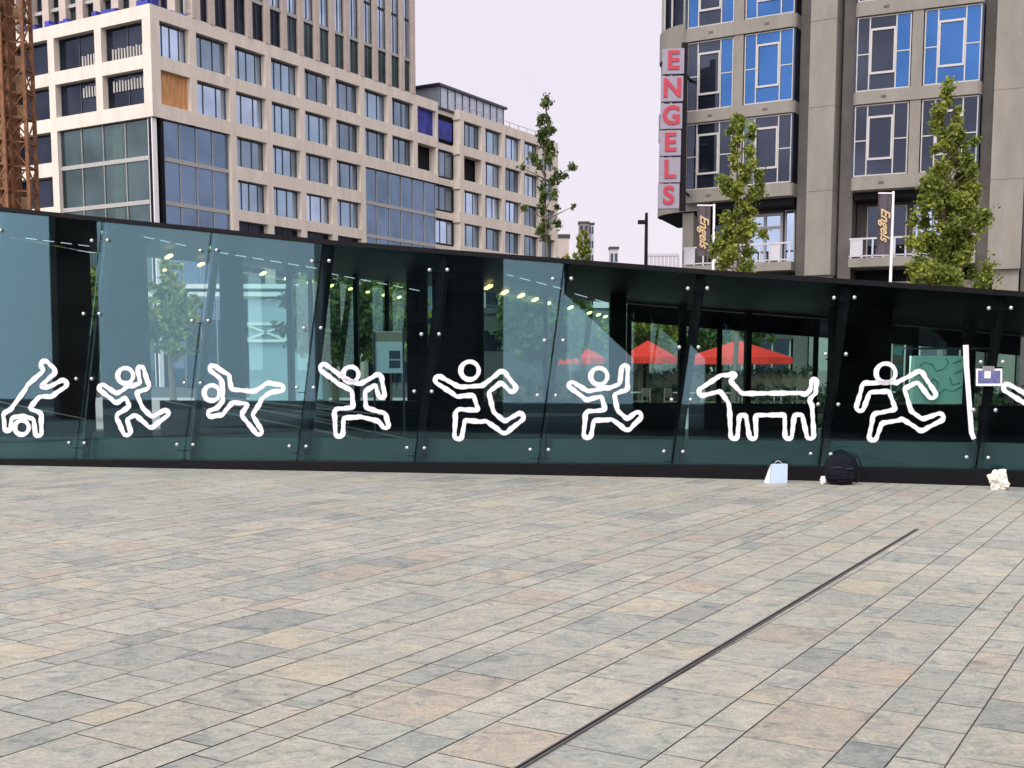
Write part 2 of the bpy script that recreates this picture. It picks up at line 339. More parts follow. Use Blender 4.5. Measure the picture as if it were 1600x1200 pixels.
for i in range(9):
    n = nrm(i); T = tan_(i)
    bl = Q[i].to_3d()+T*.012; brr = Q[i+1].to_3d()-T*.012
    bl.z = BH(bl.x)-.02; brr.z = BH(brr.x)-.02
    tl = on_panel(i, *TOP[i])+T*.012; tr = on_panel(i, *TOP[i+1])-T*.012
    roofT.append((on_panel(i, *TOP[i]), on_panel(i, *TOP[i+1])))
    gp = MB(); th = -n*.018
    gp.hexa([bl, brr, brr+th, bl+th, tl, tr, tr+th, tl+th]); gpo = gp.build('glass_panel', 'g_pav', pav)
    # bolts, four along each edge
    BR = [(418, 418), (511, 511), (603, 603), (695, 695)]
    for side, (a, b) in ((0, (bl, tl)), (1, (brr, tr))):
        e = (b-a); 
        for fz in (.075, .345, .615, .915):
            c = a+e*fz+(T*.125 if side == 0 else -T*.125)
            mb = MB(); ball(mb, c+n*.012, .030, 10, 6, (1, .75, 1)); mb.tube([c+n*.012, c-n*.02], .017, 8)
            mb.build('bolt', 'steel', gpo, smooth=True)
# sloping black posts behind the seams
for i in range(0, 10):
    k = min(i, 8); n = nrm(k); T = tan_(k)
    a = Q[i].to_3d(); b = on_panel(k, *TOP[i])
    wd = {1: .035, 2: .035, 5: .05}.get(i, .13)
    off = -n*.14
    a = a+off; b = b+off
    MB().hexa([a-T*wd/2, a+T*wd/2, a+T*wd/2-n*.22, a-T*wd/2-n*.22, b-T*wd/2, b+T*wd/2, b+T*wd/2-n*.22, b-T*wd/2-n*.22]).build('post', 'black' if wd > .04 else 'framed', pav)
    for fz in (.075, .345, .615, .915):
        c = a+(b-a)*fz
        MB().bar(c-T*.14+n*.10, c+T*.14+n*.10, .03, .02).build('clamp', 'black', pav)
for i in range(9):
    n = nrm(i); T = tan_(i)
    # base
    a = Q[i].to_3d(); b = Q[i+1].to_3d()
    MB().hexa([a+n*.10, b+n*.10, b-n*.25, a-n*.25, a+n*.10+Vector((0, 0, BH(a.x))), b+n*.10+Vector((0, 0, BH(b.x))), b-n*.25+Vector((0, 0, BH(b.x))), a-n*.25+Vector((0, 0, BH(a.x)))]).build('base', 'black', pav)
    # low teal panel just inside
    h0, h1 = .45+.008*(a.x+6), .45+.008*(b.x+6)
    MB().hexa([a-n*.42, b-n*.42, b-n*.46, a-n*.46, a-n*.42+Vector((0, 0, h0)), b-n*.42+Vector((0, 0, h1)), b-n*.46+Vector((0, 0, h1)), a-n*.46+Vector((0, 0, h0))]).build('kick_panel', 'teal', pav)
    # inner black balustrade
    hz = 1.0
    if i >= 3: MB().hexa([a-n*2.5, b-n*2.5, b-n*2.56, a-n*2.56]+[p+Vector((0, 0, hz)) for p in (a-n*2.5, b-n*2.5, b-n*2.56, a-n*2.56)]).build('balustrade', 'blacks', pav)
# roof
DEP = 9.0; nb = -Vector((-math.sin(R(12)), -math.cos(R(12)), 0))
fl = [roofT[0][0]-tan_(0)*4+Vector((0, 0, .42))]+[r[0] for r in roofT]+[roofT[-1][1], roofT[-1][1]+tan_(8)*3-Vector((0, 0, .3))]
mb = MB(); k = len(fl)
fr_ = [p-nb*.04 for p in fl]; bk = [p+nb*DEP for p in fl]
vs = [p+Vector((0, 0, .035)) for p in fr_]+[p+Vector((0, 0, .02)) for p in bk]+[p+Vector((0, 0, -.035)) for p in fr_]+[p+Vector((0, 0, -.16)) for p in bk]
fs = []
for i in range(k-1):
    fs += [(i, i+1, k+i+1, k+i), (2*k+i, 3*k+i, 3*k+i+1, 2*k+i+1), (i, 2*k+i, 2*k+i+1, i+1), (k+i, k+i+1, 3*k+i+1, 3*k+i)]
fs += [(0, k, 3*k, 2*k), (k-1, 3*k-1, 4*k-1, 2*k-1)]
mb.add(vs, fs); mb.build('roof', 'black', pav)
def ceil_pt(x, y, drop=.12):
    """point on the sloping ceiling plane"""
    a, b = fl[3], fl[7]; c = a+nb*DEP; nn = (b-a).cross(c-a).normalized(); P0 = a-Vector((0, 0, drop)); d = ray(x, y); C0 = Vector((0, 0, CAM_H))
    return C0+d*((P0-C0).dot(nn)/d.dot(nn))
for (x, y) in [(267, 399), (261, 420), (318, 411), (415, 425), (453, 432), (489, 438), (522, 444), (552, 449), (579, 454), (605, 458), (629, 461.5), (766, 447), (792, 455), (818, 460), (840, 466), (860, 472), (896, 478), (926, 486), (940, 489), (951, 492)]:
    p = ceil_pt(x-7, y+4, .22); q = ceil_pt(x+7, y-4, .22)
    if (q-p).length > 1.6: q = p+(q-p).normalized()*1.6
    MB().bar(p, q, .07, .05).build('ceiling_lamp', 'lamp', pav)
for seg in ([(40, 372), (150, 386)], [(225, 370), (300, 386)], [(340, 394), (505, 421)], [(513, 427), (665, 456)], [(760, 421), (890, 454)], [(898, 459), (962, 477)]):
    (x0, y0), (x1, y1) = seg; nn = max(2, int((x1-x0)/24))
    for i in range(nn):
        f0, f1 = i/nn, (i+.62)/nn
        p = at_Y(x0+(x1-x0)*f0, y0+(y1-y0)*f0, 20.5); q = at_Y(x0+(x1-x0)*f1, y0+(y1-y0)*f1, 20.5)
        MB().bar(p, q, .012, .012).build('ceiling_strip', 'strip', pav)
# interior columns, walls and the glazed rear front
def blk(x0, x1, Y, z0, z1, name, m, dep=.3):
    a = at_Y(x0, 572, Y); b = at_Y(x1, 572, Y)
    return MB().box(a.x, b.x, Y, Y+dep, z0, z1).build(name, m, pav)
def ceil_h(X, Y):
    a, b = fl[3], fl[7]; c = a+nb*DEP; nn = (b-a).cross(c-a).normalized(); return a.z-.1-((X-a.x)*nn.x+(Y-a.y)*nn.y)/nn.z
for (x0, x1, Y, nm, m_) in [(158, 228, 23.5, 'inner_wall', 'dark'), (346, 378, 23, 'column', 'dark'), (449, 457, 25.5, 'column', 'framed'), (553, 560, 25.5, 'column', 'black'), (636, 668, 22.5, 'column', 'black'),
                    (676, 756, 22, 'inner_wall', 'black'), (953, 978, 23, 'column', 'black'), (1062, 1072, 24, 'column', 'black'), (1166, 1174, 24.8, 'column', 'black'), (1300, 1392, 20, 'inner_wall', 'black'), (1512, 1524, 20.0, 'column', 'black')]:
    a = at_Y(x0, 572, Y); h = ceil_h(a.x, Y)
    blk(x0, x1, Y, 0, h, nm, m_)
# rear glazing along the back roof edge
for i in range(1, k-2):
    a, b = bk[i].copy(), bk[i+1].copy(); a0, b0 = a.copy(), b.copy(); a0.z = b0.z = 0
    a -= nb*.35; b -= nb*.35; a0 -= nb*.35; b0 -= nb*.35; a.z -= .17; b.z -= .17
    MB().hexa([a0, b0, b0+nb*.015, a0+nb*.015, a, b, b+nb*.015, a+nb*.015]).build('rear_glass', 'g_back', pav)
    MB().bar(a0, a, .07, .10).build('mullion', 'black', pav)
    if i >= 6: MB().hexa([a-Vector((0, 0, .38)), b-Vector((0, 0, .38)), b+nb*.05-Vector((0, 0, .38)), a+nb*.05-Vector((0, 0, .38)), a, b, b+nb*.05, a+nb*.05]).build('rear_fascia', 'black', pav)
mb = MB(); fr0 = [Vector((p.x, p.y, 0)) for p in fl]
for i in range(k-1): mb.add([fr0[i]+nb*.3, fr0[i+1]+nb*.3, fr0[i+1]+nb*DEP, fr0[i]+nb*DEP], [(0, 1, 2, 3)])
mb.v = [(a, b, .01) for a, b, c in mb.v]; mb.build('floor', 'floor', pav)
# end walls (outside the frame)
for e in (0, k-1):
    a = Vector((fl[e].x, fl[e].y, 0)); MB().hexa([a, a+nb*DEP, a+nb*DEP+Vector((.1, 0, 0)), a+Vector((.1, 0, 0)), fl[e]-Vector((0, 0, .1)), fl[e]+nb*DEP-Vector((0, 0, .2)), fl[e]+nb*DEP+Vector((.1, 0, -.2)), fl[e]+Vector((.1, 0, -.1))]).build('end_wall', 'black', pav)
# escalator rails inside
hr = thing('escalator', at_Y(470, 640, 20.5), 'dark escalator with pale parallel handrails sloping down behind the glass', 'escalator')
ra = [((0, 628), (140, 656)), ((258, 627), (660, 704)), ((300, 620), (660, 690)), ((305, 617), (660, 655)), ((310, 622), (660, 668)), ((312, 626), (660, 679)), ((480, 622), (655, 646)), ((484, 630), (655, 661)), ((484, 640), (655, 673))]
for i, (a, b) in enumerate(ra):
    Y = 19.6+.22*i
    MB().tube([at_Y(*a, Y), at_Y(*b, Y)], .018 if i % 2 else .013, 6).build('handrail', 'frame', hr)
a = at_Y(250, 645, 21.9); MB().box(a.x, at_Y(650, 645, 21.9).x, 21.9, 22.0, 0, .96).build('side_panel', 'floor', hr)

# things standing or hanging inside
def flat(name, i_or_Y, x0, x1, y0, y1, m, label, cat, th=.03):
    a = at_Y(x0, y1, i_or_Y); b = at_Y(x1, y0, i_or_Y); r = thing(name, (a.x, i_or_Y, a.z), label, cat)
    MB().box(a.x, b.x, i_or_Y, i_or_Y+th, a.z, b.z).build('sheet', m, r); return r, a, b
pb, a, b = flat('notice_board', 18.5, 584, 630, 518, 583, 'cyan', 'pale turquoise notice board with two dark pictures behind the dancing figure', 'notice board')
for (x0, x1, y0, y1) in ((608, 625, 548, 561), (608, 625, 563, 575)):
    p = at_Y(x0, y1, 18.48); q = at_Y(x1, y0, 18.48); MB().box(p.x, q.x, 18.485, 18.498, p.z, q.z).build('picture', 'navy', pb)
p = at_Y(584, 533, 18.48); q = at_Y(630, 519, 18.48); MB().box(p.x, q.x, 18.485, 18.498, p.z, q.z).build('header_strip', mat('header_print', (.30, .32, .20), .6), pb)
for xx in (584, 630):
    p = at_Y(xx, 518, 18.46); MB().box(p.x-.015, p.x+.015, 18.46, 18.49, 0, p.z).build('post', 'framed', pb)
YP = 15.95
pm, a, b = flat('wall_poster', YP, 1419, 1506, 556, 631, 'mint', 'mint green poster with darker wavy green lines beside the tall white tape line', 'poster', .01)
for (pts) in ([(1436, 572), (1446, 566), (1457, 570), (1462, 580), (1474, 577), (1482, 568), (1478, 560)], [(1450, 600), (1458, 592), (1466, 598), (1464, 608), (1452, 612)], [(1484, 590), (1488, 602), (1500, 598)],
              [(1466, 616), (1476, 608), (1488, 612), (1503, 604)], [(1488, 568), (1502, 563)], [(1490, 584), (1504, 578)]):
    MB().tube([at_Y(x, y, YP-.004) for x, y in pts], .010, 6).build('printed_line', 'mintd', pm)
# hanging rail for poster
MB().box(at_Y(1412, 545, YP).x, at_Y(1560, 545, YP).x, YP+.02, YP+.05, at_Y(1412, 546, YP).z, at_Y(1412, 543, YP).z).build('rail', 'framed', pm)

# ------------------------------------------------------------------ line drawings on the glass (plain outline pictograms)
def contour(caps, x0, y0, x1, y1):
    st = 0.5; xs = np.arange(x0-14, x1+14, st); ys = np.arange(y0-14, y1+14, st); X, Yg = np.meshgrid(xs, ys)
    D = np.full(X.shape, 1e9)
    for (ax, ay, ar, bx, by, br) in caps:
        px, py = X-ax, Yg-ay; vx, vy = bx-ax, by-ay; L2 = vx*vx+vy*vy+1e-9
        h = np.clip((px*vx+py*vy)/L2, 0, 1); d = np.hypot(px-h*vx, py-h*vy)-(ar+(br-ar)*h)
        kk = 3.0; hh = np.clip(.5+.5*(D-d)/kk, 0, 1); D = np.where(D > 1e8, d, D*(1-hh)+d*hh-kk*hh*(1-hh))
    S = D < 0; nxt = {}
    H, W_ = D.shape
    def ip(i, j, i2, j2):
        a, b = D[i, j], D[i2, j2]; t = a/(a-b); return (xs[j]+(xs[j2]-xs[j])*t, ys[i]+(ys[i2]-ys[i])*t)
    segs = {}
    act = (S[:-1, :-1].astype(int)+S[1:, :-1]+S[:-1, 1:]+S[1:, 1:]); idx = np.argwhere((act > 0) & (act < 4))
    for i, j in idx:
        cs = [(i, j), (i, j+1), (i+1, j+1), (i+1, j)]; cr_ = []
        for a in range(4):
            p, q = cs[a], cs[(a+1) % 4]
            if S[p] != S[q]: cr_.append(((min(p, q), max(p, q)), S[p]))
        for a in range(0, len(cr_)-1, 2):
            k1, k2 = cr_[a][0], cr_[a+1][0]
            segs.setdefault(k1, []).append(k2); segs.setdefault(k2, []).append(k1)
    loops = []; seen = set()
    for s0 in segs:
        if s0 in seen: continue
        lp = [s0]; seen.add(s0); cur = s0
        while True:
            nx = [q for q in segs[cur] if q not in seen]
            if not nx: break
            cur = nx[0]; seen.add(cur); lp.append(cur)
        if len(lp) > 20: loops.append([ip(*a, *b) for a, b in lp])
    res = []
    for lp in loops:
        A = np.array(lp)
        for _ in range(4): A = (np.roll(A, 1, 0)+A*2+np.roll(A, -1, 0))/4
        res.append(A[::3])
    return res
def ribbon(panel, loop, wpx, name, parent, closed=True, mtl='tape'):
    A = np.array(loop, float); n_ = len(A); nx = np.roll(A, -1, 0)-np.roll(A, 1, 0)
    if not closed: nx[0] = A[1]-A[0]; nx[-1] = A[-1]-A[-2]
    nx /= np.linalg.norm(nx, axis=1)[:, None]+1e-9; nr = np.stack([-nx[:, 1], nx[:, 0]], 1)
    ph = random.Random(n_).random()*9
    wv = np.array([wpx/2*(.96+.12*math.sin(i*.21+ph)+.08*math.sin(i*.57+ph*2)+.05*math.sin(i*1.9+ph)) for i in range(n_)])[:, None]
    I = A-nr*wv; O_ = A+nr*wv; mb = MB(); vs = []
    for a, b in zip(I, O_): vs += [on_panel(panel, *a, .003), on_panel(panel, *b, .003), on_panel(panel, *a, .006), on_panel(panel, *b, .006)]
    fs = []
    for i in range(n_ if closed else n_-1):
        a = 4*i; b = 4*((i+1) % n_)
        fs += [(a+2, a+3, b+3, b+2), (a, b, b+1, a+1), (a, a+2, b+2, b), (a+1, b+1, b+3, a+3)]
    if not closed: fs += [(0, 1, 3, 2), (4*n_-4, 4*n_-2, 4*n_-1, 4*n_-3)]
    mb.add(vs, fs); return mb.build(name, mtl, parent)
def drawing(panel, caps, head, label, name='line_drawing', wpx=7.6):
    xs = [c[0] for c in caps]+[c[3] for c in caps]; ys = [c[1] for c in caps]+[c[4] for c in caps]
    root = thing(name, on_panel(panel, sum(xs)/len(xs), max(ys), .01), label, 'drawing', 'white outline drawings on the glass')
    for lp in contour(caps, min(xs), min(ys), max(xs), max(ys)): ribbon(panel, lp, wpx, 'outline', root)
    if head:
        cx, cy, r = head; lp = [(cx+r*math.cos(a), cy+r*math.sin(a)) for a in np.linspace(0, 2*math.pi, 40, endpoint=False)]
        ribbon(panel, lp, wpx, 'head_ring', root)
    return root
def limb(*pts):      # (x,y,r) chain
    return [(a[0], a[1], a[2], b[0], b[1], b[2]) for a, b in zip(pts[:-1], pts[1:])]
drawing(0, limb((30, 640, 11), (52, 612, 12))+limb((50, 606, 8), (78, 580, 7), (70, 570, 6))+limb((56, 612, 8), (78, 612, 7), (98, 600, 6))+limb((30, 640, 8), (12, 650, 6), (12, 668, 5))+limb((36, 642, 8), (58, 650, 6), (60, 676, 5)), (34, 668, 11),
        'white outline of a figure turning a cartwheel, at the left end of the glass')
drawing(1, limb((203, 612, 9), (213, 638, 9))+limb((200, 612, 6), (182, 622, 6), (160, 606, 5))+limb((206, 610, 6), (226, 602, 6), (220, 578, 5))+limb((209, 640, 8), (190, 652, 7), (198, 674, 6))+limb((214, 640, 8), (236, 660, 7), (258, 646, 5)), (196, 587, 12),
        'small white outline runner with raised arms on the second glass panel from the left')
drawing(2, limb((358, 618, 10), (398, 622, 10))+limb((356, 614, 7), (352, 590, 6), (333, 576, 5))+limb((360, 622, 7), (344, 642, 6), (330, 646, 5))+limb((402, 618, 8), (420, 606, 7), (438, 606, 5))+limb((398, 628, 8), (386, 648, 7), (404, 674, 5)), (331, 614, 12),
        'white outline figure diving forward sideways on the third glass panel')
drawing(3, limb((560, 610, 10), (562, 640, 10))+limb((556, 606, 7), (532, 594, 6), (506, 575, 6))+limb((566, 606, 7), (590, 592, 6), (596, 616, 5))+limb((556, 644, 8), (530, 646, 7), (530, 676, 6))+limb((568, 644, 8), (596, 652, 7), (602, 664, 5)), (548, 585, 12),
        'white outline dancer with one straight arm up on the dark panel before the notice board')
drawing(4, limb((752, 616, 12), (760, 645, 11))+limb((748, 610, 7), (716, 612, 7), (686, 594, 6))+limb((758, 608, 7), (784, 588, 7), (800, 606, 6))+limb((752, 650, 9), (720, 648, 8), (716, 680, 6))+limb((764, 650, 9), (788, 668, 8), (812, 652, 6)), (734, 579, 14),
        'large white outline runner with bent arms below the pale reflection, middle of the wall')
drawing(5, limb((950, 618, 10), (956, 644, 9))+limb((946, 612, 6), (918, 618, 6), (894, 602, 5))+limb((954, 612, 6), (974, 604, 6), (976, 576, 5))+limb((950, 648, 8), (922, 650, 7), (918, 678, 6))+limb((960, 648, 8), (980, 664, 7), (996, 650, 6)), (936, 588, 13),
        'white outline runner with both hands up, left of the outline dog')
dg = limb((1156, 632, 17), (1248, 631, 17))+limb((1152, 626, 13), (1132, 602, 11))+limb((1130, 598, 12), (1098, 612, 6))+limb((1136, 592, 5), (1146, 586, 3))+limb((1258, 624, 6), (1270, 612, 4), (1272, 596, 4))
dg += limb((1148, 640, 8), (1147, 680, 5.5))+limb((1172, 640, 8), (1176, 680, 5.5))+limb((1234, 640, 8), (1232, 680, 5.5))+limb((1260, 636, 9), (1266, 680, 5.5))
drawing(6, dg, None, 'white outline of a standing dog facing left on the glass', 'dog_drawing')
drawing(7, limb((1402, 612, 12), (1412, 642, 11))+limb((1396, 604, 7), (1354, 606, 7), (1344, 636, 6))+limb((1408, 602, 7), (1436, 588, 7), (1456, 616, 6))+limb((1402, 648, 9), (1372, 654, 8), (1364, 682, 6))+limb((1416, 648, 9), (1440, 664, 8), (1468, 652, 6)), (1384, 583, 15),
        'large white outline runner striding left beside the mint poster')
drawing(8, limb((1574, 606, 6), (1608, 626, 7), (1650, 640, 10))+limb((1650, 640, 10), (1660, 670, 9)), (1630, 600, 12), 'white outline arm reaching in at the right edge of the glass')
tl_ = thing('tape_line', on_panel(7, 1517, 686, .01), 'tall white tape line leaning beside the mint poster', 'tape line')
ribbon(7, [(1509, 539), (1510, 570), (1513, 610), (1516, 650), (1518, 676), (1522, 686)], 7.5, 'strip', tl_, closed=False)
pc = thing('photo_card', on_panel(8, 1546, 604, .01), 'small photo print with white border clipped on the glass by the right seam', 'photo')
def card(x0, x1, y0, y1, o0, o1, nm, m, par, pn=7):
    vs = [on_panel(pn, x, y, o) for (x, y, o) in ((x0, y1, o0), (x1, y1, o0), (x1, y1, o1), (x0, y1, o1), (x0, y0, o0), (x1, y0, o0), (x1, y0, o1), (x0, y0, o1))]
    return MB().hexa(vs).build(nm, m, par)
card(1525, 1566, 576, 603, .03, .034, 'paper', 'white', pc); card(1528, 1563, 579, 599, .036, .038, 'picture', 'photo', pc); card(1538, 1548, 580, 591, .040, .041, 'bright_area', 'white', pc); card(1535, 1554, 572, 577, .035, .05, 'clip', 'steel', pc)

# ------------------------------------------------------------------ small things on the plaza
def crumple(name, c, sx, sy, sz, m, label, cat, seed=1, amp=.3):
    bm = bmesh.new(); bmesh.ops.create_icosphere(bm, subdivisions=4, radius=1)
    for v in bm.verts:
        q = v.co*1.7+Vector((seed*7.1, 0, 0)); k_ = 1+amp*mnoise.noise(q)+amp*.5*mnoise.noise(q*2.6)
        v.co = v.co*k_; v.co = Vector((v.co.x*sx, v.co.y*sy, max(0, (v.co.z+.8))*sz/1.8))
    me = bpy.data.meshes.new(name); bm.to_mesh(me); bm.free(); me.materials.append(M[m])
    o = bpy.data.objects.new(name, me); COL.objects.link(o); o.location = c; return tag(o, label, cat)
c = at_z(1559, 765); c.z = 0; crumple('plastic_bag', c, .115, .10, .25, 'bagw', 'crumpled cream white plastic bag at the right end of the wall', 'bag', 3, .5)
c = at_z(1287, 756); c.z = 0; crumple('paper_cup_lid', c, .05, .05, .11, 'white', 'small white crumpled paper ball beside the dark backpack', 'litter', 5, .25)
# paper bag, a tapered open carrier standing on the ground
c = at_z(1214, 754); r = thing('carrier_bag', c, 'pale blue and white paper carrier bag standing against the base', 'bag')
mb = MB(); mb.hexa([c+Vector(p) for p in ((-.12, -.07, 0), (.13, -.05, 0), (.13, .08, 0), (-.10, .08, 0), (-.09, -.05, .25), (.135, -.03, .26), (.13, .05, .26), (-.08, .05, .255))]); mb.build('bag_body', 'bagb', r)
mb = MB(); mb.hexa([c+Vector(p) for p in ((-.19, -.06, 0), (-.122, -.065, 0), (-.11, .06, 0), (-.17, .06, 0), (-.13, -.04, .16), (-.098, -.045, .24), (-.088, .04, .24), (-.12, .04, .16))]); mb.build('side_flap', 'white', r)
mb = MB(); mb.tube([c+Vector((.0+.05*math.cos(t), -.04, .255+.05*math.sin(t))) for t in np.linspace(0, math.pi, 9)], .004, 6); mb.build('handle', 'white', r)
# backpack
c = at_z(1312, 757); r = thing('backpack', c, 'dark navy backpack leaning on the black base of the glass wall', 'backpack')
bm = bmesh.new(); bmesh.ops.create_cube(bm, size=1); bmesh.ops.subdivide_edges(bm, edges=bm.edges, cuts=6, use_grid_fill=True)
for v in bm.verts:
    x, y, z = v.co; kx = 1-.35*max(0, z)**2*4*.5
    rr_ = max(abs(x), abs(y), abs(z)); l_ = v.co.length; v.co = v.co*(1-.42*(l_/rr_-1) if rr_ else 1)
    v.co.x *= .42*kx; v.co.y *= .24; v.co.z = (v.co.z+.47)*.43
    v.co += Vector((1, 1, 1))*.02*mnoise.noise(v.co*9)
    v.co.y += v.co.z*.12
me = bpy.data.meshes.new('bag_body'); bm.to_mesh(me); bm.free(); me.materials.append(M['navyb'])
for p in me.polygons: p.use_smooth = True
ob = bpy.data.objects.new('bag_body', me); COL.objects.link(ob); ob.parent = r
bm = bmesh.new(); bmesh.ops.create_cube(bm, size=1); bmesh.ops.bevel(bm, geom=bm.edges, offset=.25, segments=3, affect='EDGES')
for v in bm.verts: v.co = Vector((v.co.x*.29, v.co.y*.08-.125+.02, v.co.z*.17+.13))
me = bpy.data.meshes.new('front_pocket'); bm.to_mesh(me); bm.free(); me.materials.append(M['navyb']); ob = bpy.data.objects.new('front_pocket', me); COL.objects.link(ob); ob.parent = r
mb = MB(); mb.tube([c+Vector((.09*math.cos(t), .03, .40+.07*math.sin(t))) for t in np.linspace(0, math.pi, 9)], .009, 6); mb.build('grab_handle', 'navyb', r)
mb = MB(); mb.tube([c+Vector((-.15+.3*i/12, -.10+.01*math.sin(i), .235+.01*math.sin(i*.5))) for i in range(13)], .004, 5); mb.build('zip', 'framed', r)
mb = MB(); mb.tube([c+Vector(p) for p in ((.17, -.02, .36), (.235, -.06, .25), (.24, -.08, .12), (.20, -.09, .03))], .011, 6); mb.build('strap', 'navyb', r)

# ------------------------------------------------------------------ left block (cream grid facade)
OB = Vector((-27.1, 90, 0)); NR = -D2L; NL = -D1
blk_ = thing('office_block', OB, 'long cream office block with a square grid facade, below the high tower', 'building')
ROWS = [(25.0, 27.6), (21.45, 24.0), (18.0, 20.4), (14.5, 16.9)]
BAY = 4.25; NB = 15
core = MB(); core.fr(OB, D1, NR)
core.add([OB+D1*.6+D2L*1.2+Vector((0, 0, 0))], [])
core.box(1.1, 63.6, -24, -1.1, 0, 28.3); core.build('core', 'dark', blk_)
wl = MB().fr(OB, D1, NR)
EDG = [(27.6, 28.6), (24.0, 25.0), (20.4, 21.45), (16.9, 18.0), (13.6, 14.5)]
def glaz(i): return i in (0, 1, 6, 7, 8)
for kz, (z0, z1) in enumerate(EDG):
    if kz < 3: wl.box(.006, 9*BAY-.25, -.9, 0, z0, z1); wl.box(9*BAY+3.7, NB*BAY, -.9, 0, z0, z1); wl.box(9*BAY-.25, 9*BAY+3.7, -1.6, -.8, z0+.2, z1-.15)
    else:
        wl.box(2*BAY+.002, 6*BAY, -.9, 0, z0, z1); wl.box(9*BAY+3.7, NB*BAY, -.9, 0, z0, z1); wl.box(9*BAY-.25, 9*BAY+3.7, -1.6, -.8, z0+.2, z1-.15)
for i in range(NB+1):
    x = i*BAY
    hw = .36
    z0 = 0 if i not in (1, 7, 8) else 20.4
    if i == 0: wl.box(.008, .745, -.9, -.004, 21.3, 28.5); continue
    if i == NB: wl.box(x-.7, x, -.9, -.003, 0, 28.5); continue
    if i == 9: wl.box(x-.6, x-.28, -.9, -.003, 20.4, 28.5); continue
    wl.box(x-hw, x+hw, -.9, -.003, z0, 28.5)
# left face
wl.fr(OB, D2L, NL)
LB = [0, 5.85, 11.4, 16.9, 22.4, 27.9]
wl.box(.003, 28, -.9, 0, 27.6, 28.6); wl.box(.003, 28, -.9, 0, 24.0, 25.0); wl.box(.003, 28, -.9, 0, 20.4, 21.45)
wl.box(11.0, 28, -.9, 0, 16.9, 18.0); wl.box(11.0, 28, -.9, 0, 13.6, 14.5)
for i, x in enumerate(LB):
    if i == 0: wl.box(.003, .75, -.9, -.003, 21.3, 28.5)
    else: wl.box(x-.38, x+.38, -.9, -.003, 0 if i > 1 else 20.6, 28.5)
wl.build('wall', 'cream', blk_)
MB().fr(OB, D1, NR).box(.5, 63.8, -27, -.6, 28.25, 28.45).build('roof', 'roofm', blk_)
# parapet sheeting (blue membrane) on the corner terrace
mb = MB().fr(OB, D1, NR)
mb.fr(OB, D1, NR); x = .15
while x < 4.0: mb.box(x, x+.55, -.75-rnd.random()*.3, -.35, 28.602, 28.62+rnd.random()*.45); x += .56
mb.build('roof_membrane', 'blue', blk_); mb = MB().fr(OB, D2L, NL); x = .15
while x < 23: mb.box(x, x+.55, -.75-rnd.random()*.3, -.35, 28.602, 28.62+rnd.random()**2*.6); x += .56
mb.build('roof_membrane', 'blue', blk_)
def window(par, O, D, W, s0, s1, z0, z1, wp, m, divs=(), fm_='framed', fw=.07, trans=()):
    f = MB().fr(O, D, W)
    f.box(s0, s1, wp, wp+.08, z0, z0+fw); f.box(s0, s1, wp, wp+.08, z1-fw, z1)
    f.box(s0, s0+fw, wp, wp+.078, z0+fw, z1-fw); f.box(s1-fw, s1, wp, wp+.078, z0+fw, z1-fw)
    for d in divs: x = s0+(s1-s0)*d; f.box(x-fw/2, x+fw/2, wp, wp+.076, z0+fw, z1-fw)
    for (xa, xb, zf, th) in trans: f.box(s0+(s1-s0)*xa, s0+(s1-s0)*xb, wp, wp+.074, z0+(z1-z0)*zf-th/2, z0+(z1-z0)*zf+th/2)
    fo = f.build('window', fm_, par)
    MB().fr(O, D, W).box(s0+.01, s1-.01, wp-.03, wp+.02, z0+.01, z1-.01).build('pane', m, fo); return fo
rw = random.Random(3)
for r_, (z0, z1) in enumerate(ROWS):
    for i in range(NB):
        if r_ >= 2 and glaz(i): continue
        s0, s1 = i*BAY+.36, (i+1)*BAY-.36
        if i == 0: s0 = .75
        wp = -.55
        if i == 9: s0 -= .1; wp = -.95; s1 = s0+3.3
        if i == 8: s1 = 9*BAY-.6
        m_ = rw.choice(['g_blue', 'g_blue', 'g_blue2', 'g_blue2', 'g_blue3'])
        if (r_, i) == (1, 0):
            MB().fr(OB, D1, NR).box(s0, s1, -.5, -.4, z0, z1).build('boarding', 'ply', blk_); continue
        if (r_, i) in ((0, 8), (0, 9)):
            MB().fr(OB, D1, NR).box(s0, s1, wp, wp+.08, z0+.3*(i == 9), z1-.4*(i == 9)).build('sheeting', 'blue', blk_); continue
        if (r_, i) in ((1, 8), (1, 10)): continue
        window(blk_, OB, D1, NR, s0, s1, z0, z1, wp, m_, rw.choice([(.27, .62), (.3, .7), (.25, .5, .8)]))
    for i in range(5):
        if r_ >= 2 and i < 2: continue
        s0, s1 = LB[i]+.38, LB[i+1]-.38
        if i == 0: s0 = .75
        fo = window(blk_, OB, D2L, NL, s0, s1, z0, z1, -.6, 'g_dark', (.5,) if i < 2 else ())
        if i < 2 and r_ < 2:
            f = MB().fr(OB, D2L, NL); n_ = 12 if i == 0 else 6
            zb = z0+.15 if r_ == 0 else z0+1.3
            for q in range(n_):
                x = s0+.25+q*.33; f.box(x, x+.17, -.5, -.46, zb, zb+.75+.12*rw.random())
            f.build('stacked_sheets', 'frame', fo)
